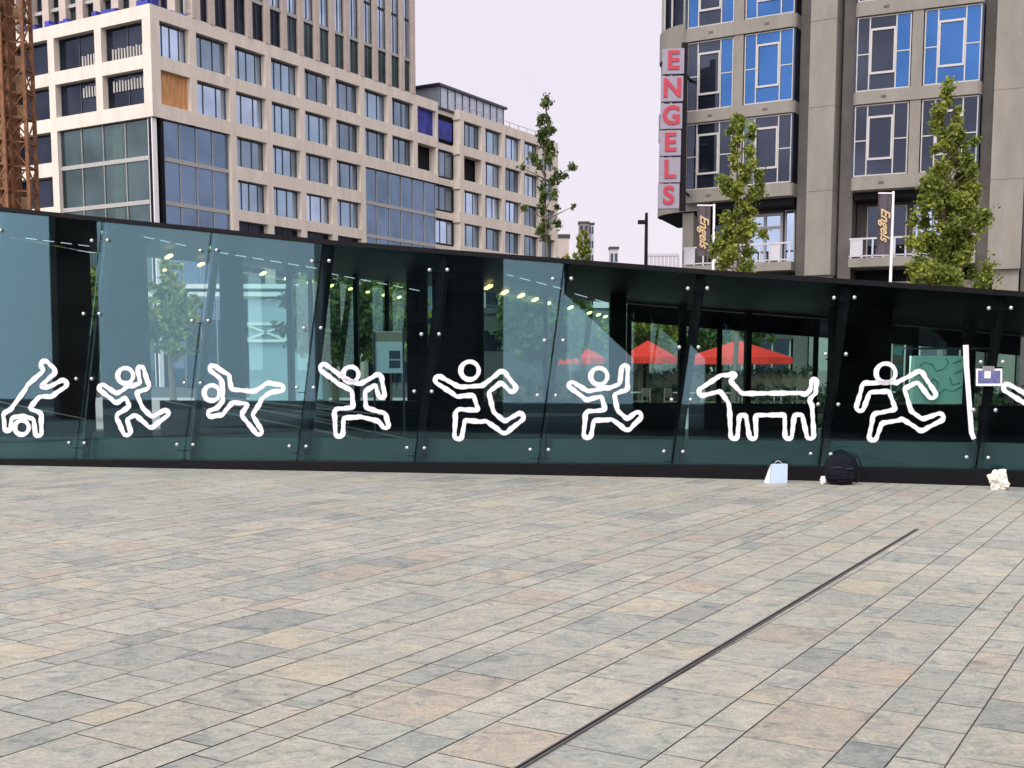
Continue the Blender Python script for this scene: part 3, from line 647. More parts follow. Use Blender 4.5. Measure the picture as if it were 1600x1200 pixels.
# two and three bay glazed fronts
def glazing(O, D, W, s0, s1, z0, z1, m, nd, bands, wp=-.35):
    p = MB().fr(O, D, W).box(s0, s1, wp-.05, wp, z0, z1).build('curtain_glazing', m, blk_)
    f = MB().fr(O, D, W)
    for i in range(nd+1):
        x = s0+(s1-s0)*i/nd; f.box(x-.03, x+.03, wp+.003, wp+.08, z0, z1)
    f.build('mullions', 'frame', p)
    for zb in bands: MB().fr(O, D, W).box(s0, s1, wp+.002, wp+.11, zb, zb+.32).build('floor_band', 'frame', p)
glazing(OB, D1, NR, 1.1, 2*BAY-.38, 0, 20.38, 'g_navy', 4, (17.3, 14.0, 10.6, 7.0))
glazing(OB, D1, NR, 6*BAY+.4, 9*BAY-.45, 0, 20.38, 'g_navy', 6, (17.0, 13.9, 10.6, 7.0))
glazing(OB, D2L, NL, .9, 11.0, 0, 20.38, 'g_teal', 4, (17.3, 14.0, 10.6, 7.0))
f = MB().fr(OB, D1, NR); f.box(.1, .55, -.7, -.25, 0, 20.38); f.build('corner_column', 'white', blk_)
f = MB().fr(OB, D1, NR); f.box(.8, 1.05, -.5, -.05, 0, 20.38); f.fr(OB, D2L, NL).box(.35, .6, -.5, -.05, 0, 20.38); f.build('downpipe', 'black', blk_)
f = MB().fr(OB, D2L, NL)
f.box(3.8, 4.9, -.35, -.335, 0, 20.0); f.build('inner_column', 'teal', blk_)
# lower storeys right face: dark shopfronts
for i in list(range(2, 6))+list(range(9, 15)):
    window(blk_, OB, D1, NR, i*BAY+.37, (i+1)*BAY-.37, 0.1, 13.55, -.6, 'g_dark', (.5,), trans=((0, 1, .3, .3), (0, 1, .62, .3)))
# roof plant room
pt = MB().fr(OB, D1, NR); pt.box(42.6, 55.9, -9, -3, 28.5, 31.5)
ph = pt.build('roof_plant_room', mat('plant_cladding', (.50, .55, .62), .5, .3, var=.15, scale=1), blk_)
f = MB().fr(OB, D1, NR)
f.box(42.2, 56.3, -9.4, -2.7, 31.5, 31.75)
for i in range(10): f.box(42.7+i*1.45, 42.8+i*1.45, -3.0, -2.92, 28.5, 31.5)
f.build('louvre_frames', 'framed', ph)
f = MB().fr(OB, D1, NR)
for i in range(46, 64, 2): f.box(i, i+.06, -1.1, -1.04, 28.5, 29.5)
f.box(42, 63.6, -1.1, -1.05, 29.45, 29.5); f.build('roof_railing', 'frame', blk_)

# ------------------------------------------------------------------ tower above the block
ot = OB+D1*BAY
tw = thing('office_tower', ot+Vector((0, 0, 28.6)), 'tall brown and cream tower of narrow pillars rising above the cream block', 'building')
TL = 7*BAY
MB().fr(ot, D1, NR).box(.9, TL-.9, -26, -1.0, 28.46, 62).build('core', 'dark', tw)
wl = MB().fr(ot, D1, NR); PW = .30
for i in range(15):
    x = i*BAY/2; x0 = max(0, x-PW); x1 = min(TL, x+PW)
    if i == 14: x0 -= .3
    wl.box(x0, x1, -.9, .05, 28.603, 62)
# left side of the tower, set back behind the terrace
wl.fr(ot, D2L, NL)
for i in range(1, 13):
    x = i*2.15+.1; wl.box(x-.42, x+.42, -.9, 0, 28.46, 62)
wl.box(.002, .8, -.9, 0, 28.46, 62)
wl.build('pillars', 'brown', tw)
bands = MB().fr(ot, D1, NR)
for z in (31.6, 39.0, 46.4, 53.8): bands.box(.3, TL-.3, -.62, -.12, z, z+.28)
bands.fr(ot, D2L, NL)
for z in (31.6, 39.0, 46.4, 53.8): bands.box(.3, 26, -.62, -.25, z, z+.28)
bands.build('floor_bands', 'frame', tw)
for r_, (z0, z1) in enumerate([(28.7, 31.6), (31.88, 35.5), (35.6, 39.0), (39.28, 42.9), (43, 46.4), (46.7, 53.6)]):
    for i in range(14):
        window(tw, ot, D1, NR, i*BAY/2+PW, (i+1)*BAY/2-PW, z0, z1, -.34, 'g_dark' if (r_ == 0 and i < 5) or (r_ and i < 2) else ('g_teal' if r_ == 0 else 'g_blue'), (.5,), fm_='framed')
for r_, (z0, z1) in enumerate([(28.7, 31.6), (31.88, 35.5), (35.6, 39.0), (39.28, 46.4)]):
    for i in range(12):
        window(tw, ot, D2L, NL, i*2.15+.55, (i+1)*2.15-.35, z0, z1, -.6, 'g_dark' if i % 3 else 'g_teal', (.5,), fm_='framed')

# ------------------------------------------------------------------ right building with oriel bays
PA = Vector((8.97, 61.03, 0)); DA = Vector((.858, -.5135, 0)); NA = Vector((-.5135, -.858, 0))
PB = Vector((15.79, 56.95, 0)); DB = Vector((.906, -.4226, 0)).normalized(); NBv = Vector((-DB.y*-1, -DB.x, 0)); NBv = Vector((DB.y, -DB.x, 0))
rb = thing('concrete_block', PA, 'grey concrete city block with broad pillars and blue oriel windows on the right', 'building')
mb = MB(); 
mb.fr(PA, DA, NA).box(.2, 7.8, -14, -2.4, 0, 34); mb.fr(PB, DB, NBv).box(-.3, 24, -14, -2.41, 0, 34); mb.build('core', 'greyd', rb)
SP = [(9.9, 10.52), (13.85, 14.42), (17.85, 18.5), (21.9, 22.5), (25.9, 26.5), (29.9, 30.5), (33.6, 34.6)]
WZ = [(10.52, 13.85), (14.42, 17.85), (18.5, 21.9), (22.5, 25.9), (26.5, 29.9)]
def unit(par, O, D, W, s0, s1, z0, z1, wp, mats):
    m1, m2, m3 = mats
    f = MB().fr(O, D, W); w_ = s1-s0; fw = .055
    xa, xb = s0+w_*.24, s0+w_*.73; zt, zb = z0+(z1-z0)*.82, z0+(z1-z0)*.235; zm = z0+(z1-z0)*.5
    for (a, b, c_, d_) in ((s0, s1, z0, z0+fw), (s0, s1, z1-fw, z1), (s0, s0+fw, z0+fw, z1-fw), (s1-fw, s1, z0+fw, z1-fw), (xa-.03, xa+.03, z0+fw, z1-fw), (xb-.03, xb+.03, z0+fw, z1-fw),
                           (s0+fw, xa-.03, zm-.025, zm+.025), (xb+.03, s1-fw, zm-.025, zm+.025)):
        f.box(a, b, wp, wp+.07, c_, d_)
    for (a, b, c_, d_) in ((xa+.03, xb-.03, zb-.05, zb+.05), (xa+.03, xb-.03, zt-.05, zt+.05), (xa+.03, xa+.11, zb+.05, zt-.05), (xb-.11, xb-.03, zb+.05, zt-.05)):
        f.box(a, b, wp, wp+.10, c_, d_)
    fo = f.build('window', 'frame', par)
    for (a, b, m_) in ((s0+.01, xa, m1), (xa, xb, m2), (xb, s1-.01, m3)):
        MB().fr(O, D, W).box(a+.001, b-.001, wp-.04, wp+.02, z0+.01, z1-.01).build('pane', m_, fo)
    return fo
SKY3 = ('g_sky', 'g_sky', 'g_sky'); DK3 = ('g_dark',)*3; MIX = ('g_sky', 'g_dark', 'g_sky'); MIX2 = ('g_dark', 'g_dark', 'g_sky')
def bay(O, D, W, s0, s1, plan):
    """one oriel bay: spandrel bands with rounded ends, centre pillar, two window units per storey, balcony below"""
    mid = (s0+s1)/2; pr = .55
    for (z0, z1) in SP:
        b = MB().fr(O, D, W); r_ = .28
        pts = []
        for a in np.linspace(0, math.pi/2, 5): pts.append((s1-r_+r_*math.sin(a), pr-r_+r_*math.cos(a)))
        pts += [(s1, -.6), (s0, -.6)]
        for a in np.linspace(math.pi/2, 0, 5): pts.append((s0+r_-r_*math.sin(a), pr-r_+r_*math.cos(a)))
        b.prism([O+D*p[0]+W*p[1] for p in pts], z0, z1, (0, 0, 1)); bo = b.build('spandrel', 'grey', rb)
        for xs_ in ((s0+mid)/2, (s1+mid)/2):
            MB().fr(O, D, W).box(xs_-.12, xs_+.12, pr, pr+.03, (z0+z1)/2-.06, (z0+z1)/2+.04).build('vent', 'greyd', bo)
    for r_, (z0, z1) in enumerate(WZ):
        MB().fr(O, D, W).box(mid-.24, mid+.24, -.3, pr-.06, z0, z1).build('pier', 'grey', rb)
        for h, (a, b_) in enumerate(((s0+.06, mid-.24), (mid+.24, s1-.06))):
            unit(rb, O, D, W, a+.05, b_-.05, z0+.03, z1-.03, pr-.22, plan[min(r_, len(plan)-1)][h])
        MB().fr(O, D, W).box(s0+.02, s0+.1, -.6, pr-.1, z0, z1).build('side_light', 'g_dark', rb); MB().fr(O, D, W).box(s1-.1, s1-.02, -.6, pr-.1, z0, z1).build('side_light', 'g_dark', rb)
    # recessed balcony storey
    MB().fr(O, D, W).box(s0, s1, -2.0, .35, 6.33, 6.74).build('balcony_slab', 'grey', rb)
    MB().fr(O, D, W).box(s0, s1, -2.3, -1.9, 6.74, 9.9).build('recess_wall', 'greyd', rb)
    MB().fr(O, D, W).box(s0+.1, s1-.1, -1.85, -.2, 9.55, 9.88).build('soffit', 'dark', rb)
    L_ = s1-s0
    window(rb, O, D, W, s0+.5, s0+L_*.42, 6.9, 9.4, -1.85, 'g_dark', (.5,), 'frame', .06)
    window(rb, O, D, W, s0+L_*.47, s0+L_*.80, 6.8, 9.4, -1.85, 'g_blue3', (.5,), 'fargrey', .14, trans=((0, 1, .72, .14),))
    window(rb, O, D, W, s0+L_*.82, s1-.5, 6.8, 9.5, -1.85, 'g_blue3', (), 'frame', .06)
    f = MB().fr(O, D, W); f.box(s0, s1, .2, .26, 7.62, 7.70); f.box(s0, s1, .2, .25, 6.82, 6.88)
    x = s0+.05; q = 0
    while x < s1-.1:
        f.box(x, x+.08, .2, .25, 6.74, 7.62)
        if q % 3 == 0: f.box(x+.08, min(x+.5, s1), .215, .235, 6.88, 7.62)
        x += .5; q += 1
    f.build('railing', 'fargrey', rb)
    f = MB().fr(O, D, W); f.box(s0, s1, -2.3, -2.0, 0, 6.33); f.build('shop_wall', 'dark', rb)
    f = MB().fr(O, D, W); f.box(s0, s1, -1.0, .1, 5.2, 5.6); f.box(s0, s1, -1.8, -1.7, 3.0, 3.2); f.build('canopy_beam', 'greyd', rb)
    window(rb, O, D, W, s0+.6, mid-.3, .3, 4.6, -1.95, 'g_teal', (.33, .66), 'frame', .08)
    window(rb, O, D, W, mid+.3, s1-.6, .3, 4.6, -1.95, 'g_dark', (.5,), 'frame', .08)
def pillar(O, D, W, s0, s1, zlow=0, first=False):
    p = MB().fr(O, D, W)
    zz = [6.0]+[z[0]+.1 for z in SP]
    for a, b in zip(zz[:-1], zz[1:]): p.box(s0, s1, -2.4, .42, a+.012, b-.012)
    p.box(s0+.02, s1-.02, -2.4, .40, 6.0, 34); po = p.build('pillar', 'grey', rb)
    MB().fr(O, D, W).box(s0+.25, s1-.05, -2.4, .15, 0, 5.99).build('lower_pillar', 'grey', rb)
bay(PA, DA, NA, 0, 5.72, [(DK3, ('g_teal', 'g_dark', 'g_dark')), (MIX2, SKY3), (MIX, SKY3)])
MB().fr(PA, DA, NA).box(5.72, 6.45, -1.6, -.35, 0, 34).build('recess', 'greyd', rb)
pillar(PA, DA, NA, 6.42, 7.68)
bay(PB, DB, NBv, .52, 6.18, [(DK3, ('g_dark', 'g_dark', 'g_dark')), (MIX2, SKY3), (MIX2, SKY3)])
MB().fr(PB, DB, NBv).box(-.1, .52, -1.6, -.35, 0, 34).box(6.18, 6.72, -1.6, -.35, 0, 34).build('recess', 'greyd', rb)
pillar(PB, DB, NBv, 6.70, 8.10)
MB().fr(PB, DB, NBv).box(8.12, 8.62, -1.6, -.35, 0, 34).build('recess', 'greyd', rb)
bay(PB, DB, NBv, 8.64, 14.3, [(DK3, DK3), (MIX2, SKY3)])
pillar(PB, DB, NBv, 14.9, 16.2)
# rounded corner with ring bands
cc = Vector((10.35, 63.2, 0)); RC = 2.45
def ringband(r0, z0, z1, nm, m, par, n=28, a0=R(150), a1=R(330), r1=None):
    mb = MB(); r1 = r1 or r0; pts0 = []; pts1 = []
    for i in range(n+1):
        a = a0+(a1-a0)*i/n; pts0.append(cc+Vector((math.cos(a)*r0, math.sin(a)*r0, z0))); pts1.append(cc+Vector((math.cos(a)*r1, math.sin(a)*r1, z1)))
    k_ = n+1; c0 = cc+Vector((0, 0, z0)); c1 = cc+Vector((0, 0, z1))
    mb.add(pts0+pts1+[c0, c1], [(i, i+1, k_+i+1, k_+i) for i in range(n)]+[(2*k_, i+1, i) for i in range(n)]+[(2*k_+1, k_+i, k_+i+1) for i in range(n)]+[(2*k_, 0, k_, 2*k_+1), (2*k_, 2*k_+1, 2*k_-1, n)])
    return mb.build(nm, m, par)
for (z0, z1) in SP: ringband(RC+.1, z0-.35, z1+.45, 'corner_band', 'grey', rb)
for (z0, z1) in WZ:
    o_ = ringband(RC-.08, z0+.45, z1-.35, 'corner_window', 'g_dark', rb)
    mb = MB()
    for i in range(10):
        a = R(150)+R(180)*i/9; p = cc+Vector((math.cos(a)*(RC-.03), math.sin(a)*(RC-.03), 0)); mb.bar(p+Vector((0, 0, z0+.45)), p+Vector((0, 0, z1-.35)), .09)
    mb.build('mullion', 'frame', o_)
ringband(RC-.9, 9.05, 9.55, 'corner_soffit', 'dark', rb, r1=RC+.05)
MB().fr(PA, DA, NA).box(-.25, .35, -1.6, -.2, 0, 9.9).build('corner_pillar', 'grey', rb)
# ENGELS sign
def text_mesh(txt, size, depth, off=0.0, shear=0):
    c_ = bpy.data.curves.new('t', 'FONT'); c_.body = txt; c_.size = size; c_.extrude = depth; c_.offset = off; c_.align_x = 'CENTER'; c_.align_y = 'CENTER'; c_.shear = shear
    o_ = bpy.data.objects.new('t', c_); COL.objects.link(o_); bpy.context.view_layer.update()
    me = bpy.data.meshes.new_from_object(o_.evaluated_get(bpy.context.evaluated_depsgraph_get())); bpy.data.objects.remove(o_); return me
YS = 58.6
sg = thing('hotel_sign', at_Y(1050, 325, YS), 'tall column of six lit-box letters reading ENGELS on the building corner', 'sign')
bx_ = [(1052, 95.5), (1050.5, 138.5), (1049, 181.5), (1047, 223.5), (1046, 265.5), (1044.5, 306.5)]
for (x, y), ch in zip(bx_, 'ENGELS'):
    p = at_Y(x, y, YS); hw_, hh_ = .53, .60
    rot = Matrix.Rotation(R(-8), 4, 'Z')
    b = MB().fr(p, (math.cos(R(-8)), math.sin(R(-8)), 0), (math.sin(R(-8)), -math.cos(R(-8)), 0))
    b.box(-hw_, hw_, -.3, 0, -hh_, hh_); bo = b.build('letter_box', 'signw', sg)
    me = text_mesh(ch, 1.22, .02, .035); me.transform(Matrix.Translation((0, 0, 0)))
    me.materials.clear(); me.materials.append(M['redl'])
    me.transform(Matrix.Translation(p+Vector((math.sin(R(-8)), -math.cos(R(-8)), 0))*.03) @ rot @ Matrix.Rotation(R(90), 4, 'X'))
    lo = bpy.data.objects.new('letter', me); COL.objects.link(lo); lo.parent = bo; lo.matrix_parent_inverse = bo.matrix_world.inverted()
    if True:
        bpy.context.view_layer.update(); lo.matrix_parent_inverse = bo.matrix_world.inverted()
a = at_Y(1070, 80, YS+.15); b = at_Y(1062.5, 330, YS+.15)
MB().bar(Vector((a.x, YS+.15, b.z)), Vector((a.x, YS+.15, a.z+.4)), .16, .3).build('support', 'black', sg)
MB().bar(Vector((a.x, YS+.2, b.z+1)), Vector((PA.x+.3, PA.y+.1, b.z+1)), .1).bar(Vector((a.x, YS+.2, a.z-1)), Vector((PA.x+.3, PA.y+.1, a.z-1)), .1).build('bracket', 'black', sg)
# banners
def bannerf(xb0, xb1, y0, y1, Y, xp, py0, label):
    a = at_Y(xb0, y1, Y); b = at_Y(xb1, y0, Y); p = at_Y(xp, py0, Y)
    r = thing('flag_banner', (p.x, Y, 0), label, 'banner')
    MB().tube([(p.x, Y, 0), (p.x, Y, p.z)], [.075, .05], 10).build('pole', 'white', r)
    mb = MB(); n_ = 10
    P_ = [(a.x+(b.x-a.x)*i/n_, Y-.05+.05*math.sin(i*.9)) for i in range(n_+1)]
    vs = []; 
    for (x, y) in P_: vs += [(x, y, a.z), (x, y, b.z), (x, y+.02, a.z), (x, y+.02, b.z)]
    fs = []
    for i in range(n_): q = 4*i; fs += [(q, q+4, q+5, q+1), (q+2, q+3, q+7, q+6), (q+1, q+5, q+7, q+3), (q, q+2, q+6, q+4)]
    fs += [(0, 1, 3, 2), (4*n_, 4*n_+2, 4*n_+3, 4*n_+1)]
    mb.add(vs, fs); cl = mb.build('cloth', 'banner', r)
    me = text_mesh('Engels', (b.x-a.x)*.95, .008, .012, .5); me.materials.clear(); me.materials.append(M['gold'])
    me.transform(Matrix.Translation(((a.x+b.x)/2, Y-.13, (a.z+b.z)/2)) @ Matrix.Rotation(R(90), 4, 'X') @ Matrix.Rotation(R(-90), 4, 'Z'))
    lo = bpy.data.objects.new('lettering', me); COL.objects.link(lo); lo.parent = cl
    bpy.context.view_layer.update(); lo.matrix_parent_inverse = cl.matrix_world.inverted()
    MB().bar((a.x, Y-.03, b.z+.03), (p.x, Y, b.z+.03), .05).build('arm', 'white', r)
bannerf(1369, 1393, 303, 398, 50, 1396, 299, 'dark banner with gold script on a white pole between the two right-hand trees')
bannerf(1088, 1110, 322, 400, 52, 1116, 319, 'dark banner with gold script left of the small street tree under the sign')

# ------------------------------------------------------------------ construction hoist mast (left edge)
def mast(x, Y, wdt, dep, ztop, label, pan):
    p = at_Y(x, 330, Y); r = thing('hoist_mast', (p.x, Y, 0), label, 'mast', 'rusty lattice masts'); X0 = p.x
    c4 = [(X0-wdt/2, Y), (X0+wdt/2, Y), (X0+wdt/2, Y+dep), (X0-wdt/2, Y+dep)]
    for (x_, y_) in c4: MB().box(x_-.1, x_+.1, y_-.1, y_+.1, 0, ztop).build('chord', 'rust', r)
    b = MB(); z = 8; st = 1.5; q = 0
    while z < ztop:
        for s_ in range(4):
            a_, b_ = c4[s_], c4[(s_+1) % 4]
            b.bar((*a_, z), (*b_, z), .11); 
            b.bar((*(a_ if q % 2 else b_), z), (*(b_ if q % 2 else a_), z+st), .08)
            if rw.random() < .5: b.bar((*(b_ if q % 2 else a_), z), (*(a_ if q % 2 else b_), z+st), .07)
        z += st; q += 1
    b.build('bracing', 'rust', r)
    if pan:
        z = 8
        while z < ztop-1.5:
            if rw.random() < .8: MB().box(X0-wdt*.12, X0+wdt*.34, Y+dep*.45, Y+dep*.5, z, z+rw.uniform(.7, 1.3)).build('landing_panel', 'rust2', r)
            z += 1.5
        MB().box(X0-wdt*.5, X0-wdt*.2, Y+dep*.5, Y+dep*.9, 0, ztop).build('guide_column', 'rust', r)
mast(31, 74, 1.25, 1.3, 40, 'wide rusty lattice hoist mast at the left edge before the cream block', True)
mast(3, 73, .7, .9, 40, 'narrow rusty lattice mast cut by the left edge of the view', True)
# street lamp
p = at_Y(1010, 345, 45); r = thing('street_lamp', (p.x, 45, 0), 'dark street lamp post with a short arm against the white sky', 'street lamp')
MB().tube([(p.x, 45, 0), (p.x, 45, p.z+.15)], [.10, .06], 10).build('post', 'black', r)
MB().box(p.x-.32, p.x-.02, 44.9, 45.1, p.z-.12, p.z+.02).build('lamp_head', 'black', r); MB().box(p.x-.05, p.x+.05, 44.95, 45.05, p.z+.1, p.z+.3).build('sensor', 'black', r)
# bridge railing
a = at_Y(1012, 408, 48); b = at_Y(1060, 398, 48); r = thing('terrace_railing', (a.x, 48, 0), 'pale railing on a terrace edge under the rounded building corner', 'railing')
mb = MB()
for i in range(9):
    x = a.x+(b.x-a.x)*i/8; mb.box(x-.05, x+.05, 48, 48.08, a.z-.6, b.z)
mb.box(a.x, b.x, 47.98, 48.1, b.z-.06, b.z+.04); mb.build('bars', 'fargrey', r)
MB().box(a.x, b.x, 48, 50, 0, a.z-.3).build('terrace_wall', 'grey', r)

# distant buildings
def far(x0, x1, y0, Y, m, label, extra=True):
    a = at_Y(x0, y0, Y); b = at_Y(x1, y0, Y); r = thing('distant_building', ((a.x+b.x)/2, Y, 0), label, 'building')
    MB().box(a.x, b.x, Y, Y+(b.x-a.x)*1.2, 0, a.z).build('wall', m, r)
    MB().box(a.x-.2, b.x+.2, Y-.2, Y+(b.x-a.x)*1.2+.2, a.z, a.z+.5).build('roof', 'roofm', r)
    w_ = b.x-a.x; n_ = max(2, int(w_/3)); z = 3
    while z < a.z-2:
        for i in range(n_):
            x = a.x+w_*(i+.2)/n_; MB().box(x, x+w_/n_*.6, Y-.06, Y+.02, z, z+1.8).build('window', 'g_dark', r)
        z += 3.6
far(862, 889, 371, 190, 'brown', 'small brown distant building behind the slender tree')
far(905, 920, 349, 300, 'grey', 'slim grey distant tower right of the slender tree')
far(920.5, 928, 351, 302, 'farwhite', 'slim white distant block against the sky')
far(953, 966, 389, 260, 'fargrey', 'short distant tower low against the white sky')
far(690, 1300, 490, 105, 'roofm', 'low grey building across the square, seen through the pavilion glass')


# ------------------------------------------------------------------ trees
def leaf_mat(name, c1, c2):
    m, n, l, p = new_mat(name); p.inputs['Roughness'].default_value = .6
    at = n.new('ShaderNodeAttribute'); at.attribute_name = 'tone'
    r = n.new('ShaderNodeValToRGB'); r.color_ramp.elements[0].color = c1+(1,); r.color_ramp.elements[1].color = c2+(1,)
    l.new(at.outputs['Fac'], r.inputs['Fac']); l.new(r.outputs['Color'], p.inputs['Base Color'])
    tr = n.new('ShaderNodeBsdfTranslucent'); l.new(r.outputs['Color'], tr.inputs['Color'])
    mx_ = n.new('ShaderNodeMixShader'); mx_.inputs[0].default_value = .3; l.new(p.outputs[0], mx_.inputs[1]); l.new(tr.outputs[0], mx_.inputs[2])
    l.new(mx_.outputs[0], n['Material Output'].inputs['Surface']); return m
LM1 = leaf_mat('leaf_light', (.05, .09, .012), (.33, .38, .045)); LM3 = leaf_mat('leaf_hedge', (.012, .022, .008), (.05, .085, .03)); LM2 = leaf_mat('leaf_dark', (.03, .06, .015), (.13, .18, .04))
def leaves(clumps, size, m, name, parent, seed=0):
    """clumps: (centre, radius xyz, count)"""
    rs = np.random.RandomState(seed); V = []; T = []
    for c, rad, cnt in clumps:
        d = rs.normal(size=(cnt, 3)); d /= np.linalg.norm(d, axis=1)[:, None]; rr = np.clip(np.abs(rs.normal(0, .52, cnt)), 0, 1.3)
        P = np.array(c)+d*rr[:, None]*np.array(rad)
        tone = rs.uniform(0, 1)*.45
        a = rs.normal(size=(cnt, 3)); a /= np.linalg.norm(a, axis=1)[:, None]; b = np.cross(a, rs.normal(size=(cnt, 3))); b /= np.linalg.norm(b, axis=1)[:, None]
        s = size*rs.uniform(.6, 1.3, cnt)[:, None]
        q = np.stack([P-a*s, P-b*s*.55, P+a*s, P+b*s*.55], 1).reshape(-1, 3); V.append(q)
        T.append(np.repeat(np.clip(tone+rs.uniform(0, .6, cnt), 0, 1), 4))
    V = np.concatenate(V); T = np.concatenate(T); n_ = len(V)//4
    me = bpy.data.meshes.new(name); me.from_pydata(V.tolist(), [], [(4*i, 4*i+1, 4*i+2, 4*i+3) for i in range(n_)])
    at = me.attributes.new('tone', 'FLOAT', 'POINT'); at.data.foreach_set('value', T.astype(np.float32))
    me.materials.append(m); o_ = bpy.data.objects.new(name, me); COL.objects.link(o_); o_.parent = parent; o_.matrix_parent_inverse = parent.matrix_basis.inverted(); return o_
def tree(base, prof, ztop, label, m, dens=1.0, size=.10, seed=1, extra=(), trunk_r=.09, skip=0.0):
    """prof: list of (z, left, right) crown half widths"""
    rs = random.Random(seed); B = Vector(base); r = thing('tree', B, label, 'tree')
    mb = MB(); zt = ztop
    lean = [B+Vector((.05*math.sin(z*.8+seed), .04*math.cos(z), z)) for z in np.linspace(0, zt*.93, 9)]
    mb.tube(lean, [trunk_r*(1-.85*i/8) for i in range(9)], 8)
    clumps = []
    zs = [p[0] for p in prof]; z = zs[0]
    while z < zs[-1]:
        Lw = np.interp(z, zs, [p[1] for p in prof]); Rw = np.interp(z, zs, [p[2] for p in prof]); w_ = (Lw+Rw)/2
        nc = max(2, int(5.2*w_+.5))
        for _ in range(nc):
            if rs.random() < skip: continue
            f = rs.uniform(-1, 1); x = (Rw*f if f > 0 else Lw*f)*.85; y = rs.uniform(-1, 1)*w_*.8
            rad = rs.uniform(.16, .34)*max(.6, min(1.25, w_))
            c = B+Vector((x, y, z+rs.uniform(-.15, .15)))
            clumps.append((c, (rad, rad, rad*rs.uniform(.8, 1.5)), int(120*dens*rad/.25)))
            if rs.random() < .4: mb.tube([B+Vector((0, 0, max(.8, z-.5*abs(x)-.2))), c], [.022, .006], 4)
        z += .17
    for (dx, dz, rad, cnt) in extra:
        c = B+Vector((dx, rs.uniform(-.2, .2), dz)); clumps.append((c, (rad, rad, rad*.8), cnt))
        mb.tube([B+Vector((0, 0, dz-.5*abs(dx))), c], [.025, .006], 4)
    mb.build('trunk', 'bark', r); leaves(clumps, size, m, 'crown', r, seed); return r
# slender tree beside the far end of the cream block
YT = 36; pxm = F_PX/YT
def tz(y, Y): return at_Y(800, y, Y).z
b = at_Y(853, 400, YT)
prof = [(tz(y, YT), l_/pxm, r_/pxm) for (y, l_, r_) in [(372, 3, 10), (352, 14, 20), (335, 30, 24), (318, 12, 22), (300, 6, 12), (285, 20, 20), (265, 22, 26), (248, 26, 24), (235, 28, 14), (225, 12, 8), (212, 13, 10), (200, 14, 13), (185, 11, 13), (170, 6, 8), (160, 1, 1)]]
tree((b.x, YT, 0), prof, tz(162, YT), 'slender young tree with sparse crown against the sky in the centre', LM2, 1.9, .068, 11, extra=[(40/pxm, tz(262, YT), .18, 110), (28/pxm, tz(275, YT), .14, 60), (42/pxm, tz(322, YT), .12, 40), (-36/pxm, tz(262, YT), .17, 80), (-34/pxm, tz(325, YT), .17, 90)], trunk_r=.08, skip=.30)
YT = 34; pxm = F_PX/YT*.88; b = at_Y(1152, 400, YT)
prof = [(tz(y, YT), l_/pxm, r_/pxm) for (y, l_, r_) in [(418, 26, 20), (400, 38, 30), (385, 34, 48), (365, 26, 52), (345, 24, 32), (325, 22, 30), (305, 26, 36), (288, 28, 42), (270, 26, 36), (252, 18, 26), (235, 10, 18), (215, 16, 24), (200, 12, 20), (188, 6, 10), (179, 1, 2)]]
tree((b.x, YT, 0), prof, tz(185, YT), 'upright light green tree in front of the ENGELS building corner', LM1, 2.6, .066, 5, skip=.0)
YT = 32; pxm = F_PX/YT*.88; b = at_Y(1474, 400, YT)
prof = [(tz(y, YT), l_/pxm, r_/pxm) for (y, l_, r_) in [(446, 40, 52), (428, 56, 56), (415, 50, 38), (395, 44, 48), (375, 48, 38), (355, 52, 40), (330, 44, 56), (305, 40, 50), (285, 42, 40), (262, 34, 44), (240, 32, 38), (220, 28, 42), (200, 22, 28), (175, 18, 22), (155, 14, 18), (142, 6, 8), (134, 1, 2)]]
tree((b.x, YT, 0), prof, tz(142, YT), 'tall full light green tree in front of the right-hand bay windows', LM1, 2.6, .066, 8, skip=.0)
b = at_Y(893, 400, 60); tree((b.x, 60, 0), [(5.0, .6, .8), (6.0, .8, 1.0), (6.8, .5, .6), (7.3, .1, .2)], 7.0, 'small olive green tree low beside the slender tree', LM1, 1.1, .10, 21)
b = at_Y(911, 400, 90); tree((b.x, 90, 0), [(8, .3, .3), (10, .6, .6), (11.8, .3, .3)], 11.5, 'thin yellow green tree before the slim distant tower', LM1, 1.0, .13, 23)
# trees beyond the pavilion, seen through the glass
sp = [(268, 33, 4.6, 1.0, 'tree with a pale trunk seen through the left of the pavilion'), (525, 35, 4.9, 1.9, 'dark leafy tree seen through the pavilion by the notice board'), (610, 40, 4.9, 1.8, 'leafy tree seen through the glass right of the dark mullion'),
      (850, 38, 4.6, 1.8, 'tree seen through the pale reflection in the middle of the glass'), (1000, 44, 4.0, 1.8, 'tree behind the red parasols seen through the glass'), (1130, 46, 4.0, 2.0, 'tree above the widest red parasol seen through the glass'), (70, 33, 5.5, 1.8, 'tree seen through the far left glass panel')]
for i, (x, Y, zt, w_, lb) in enumerate(sp):
    b = at_Y(x, 572, Y); tree((b.x, Y, 0), [(1.9, w_*.5, w_*.5), (2.8, w_, w_), (zt*.75, w_*.9, w_*.9), (zt, .3, .3)], zt-.4, lb, LM2 if i % 2 else LM1, .55, .13, 40+i, trunk_r=.12)
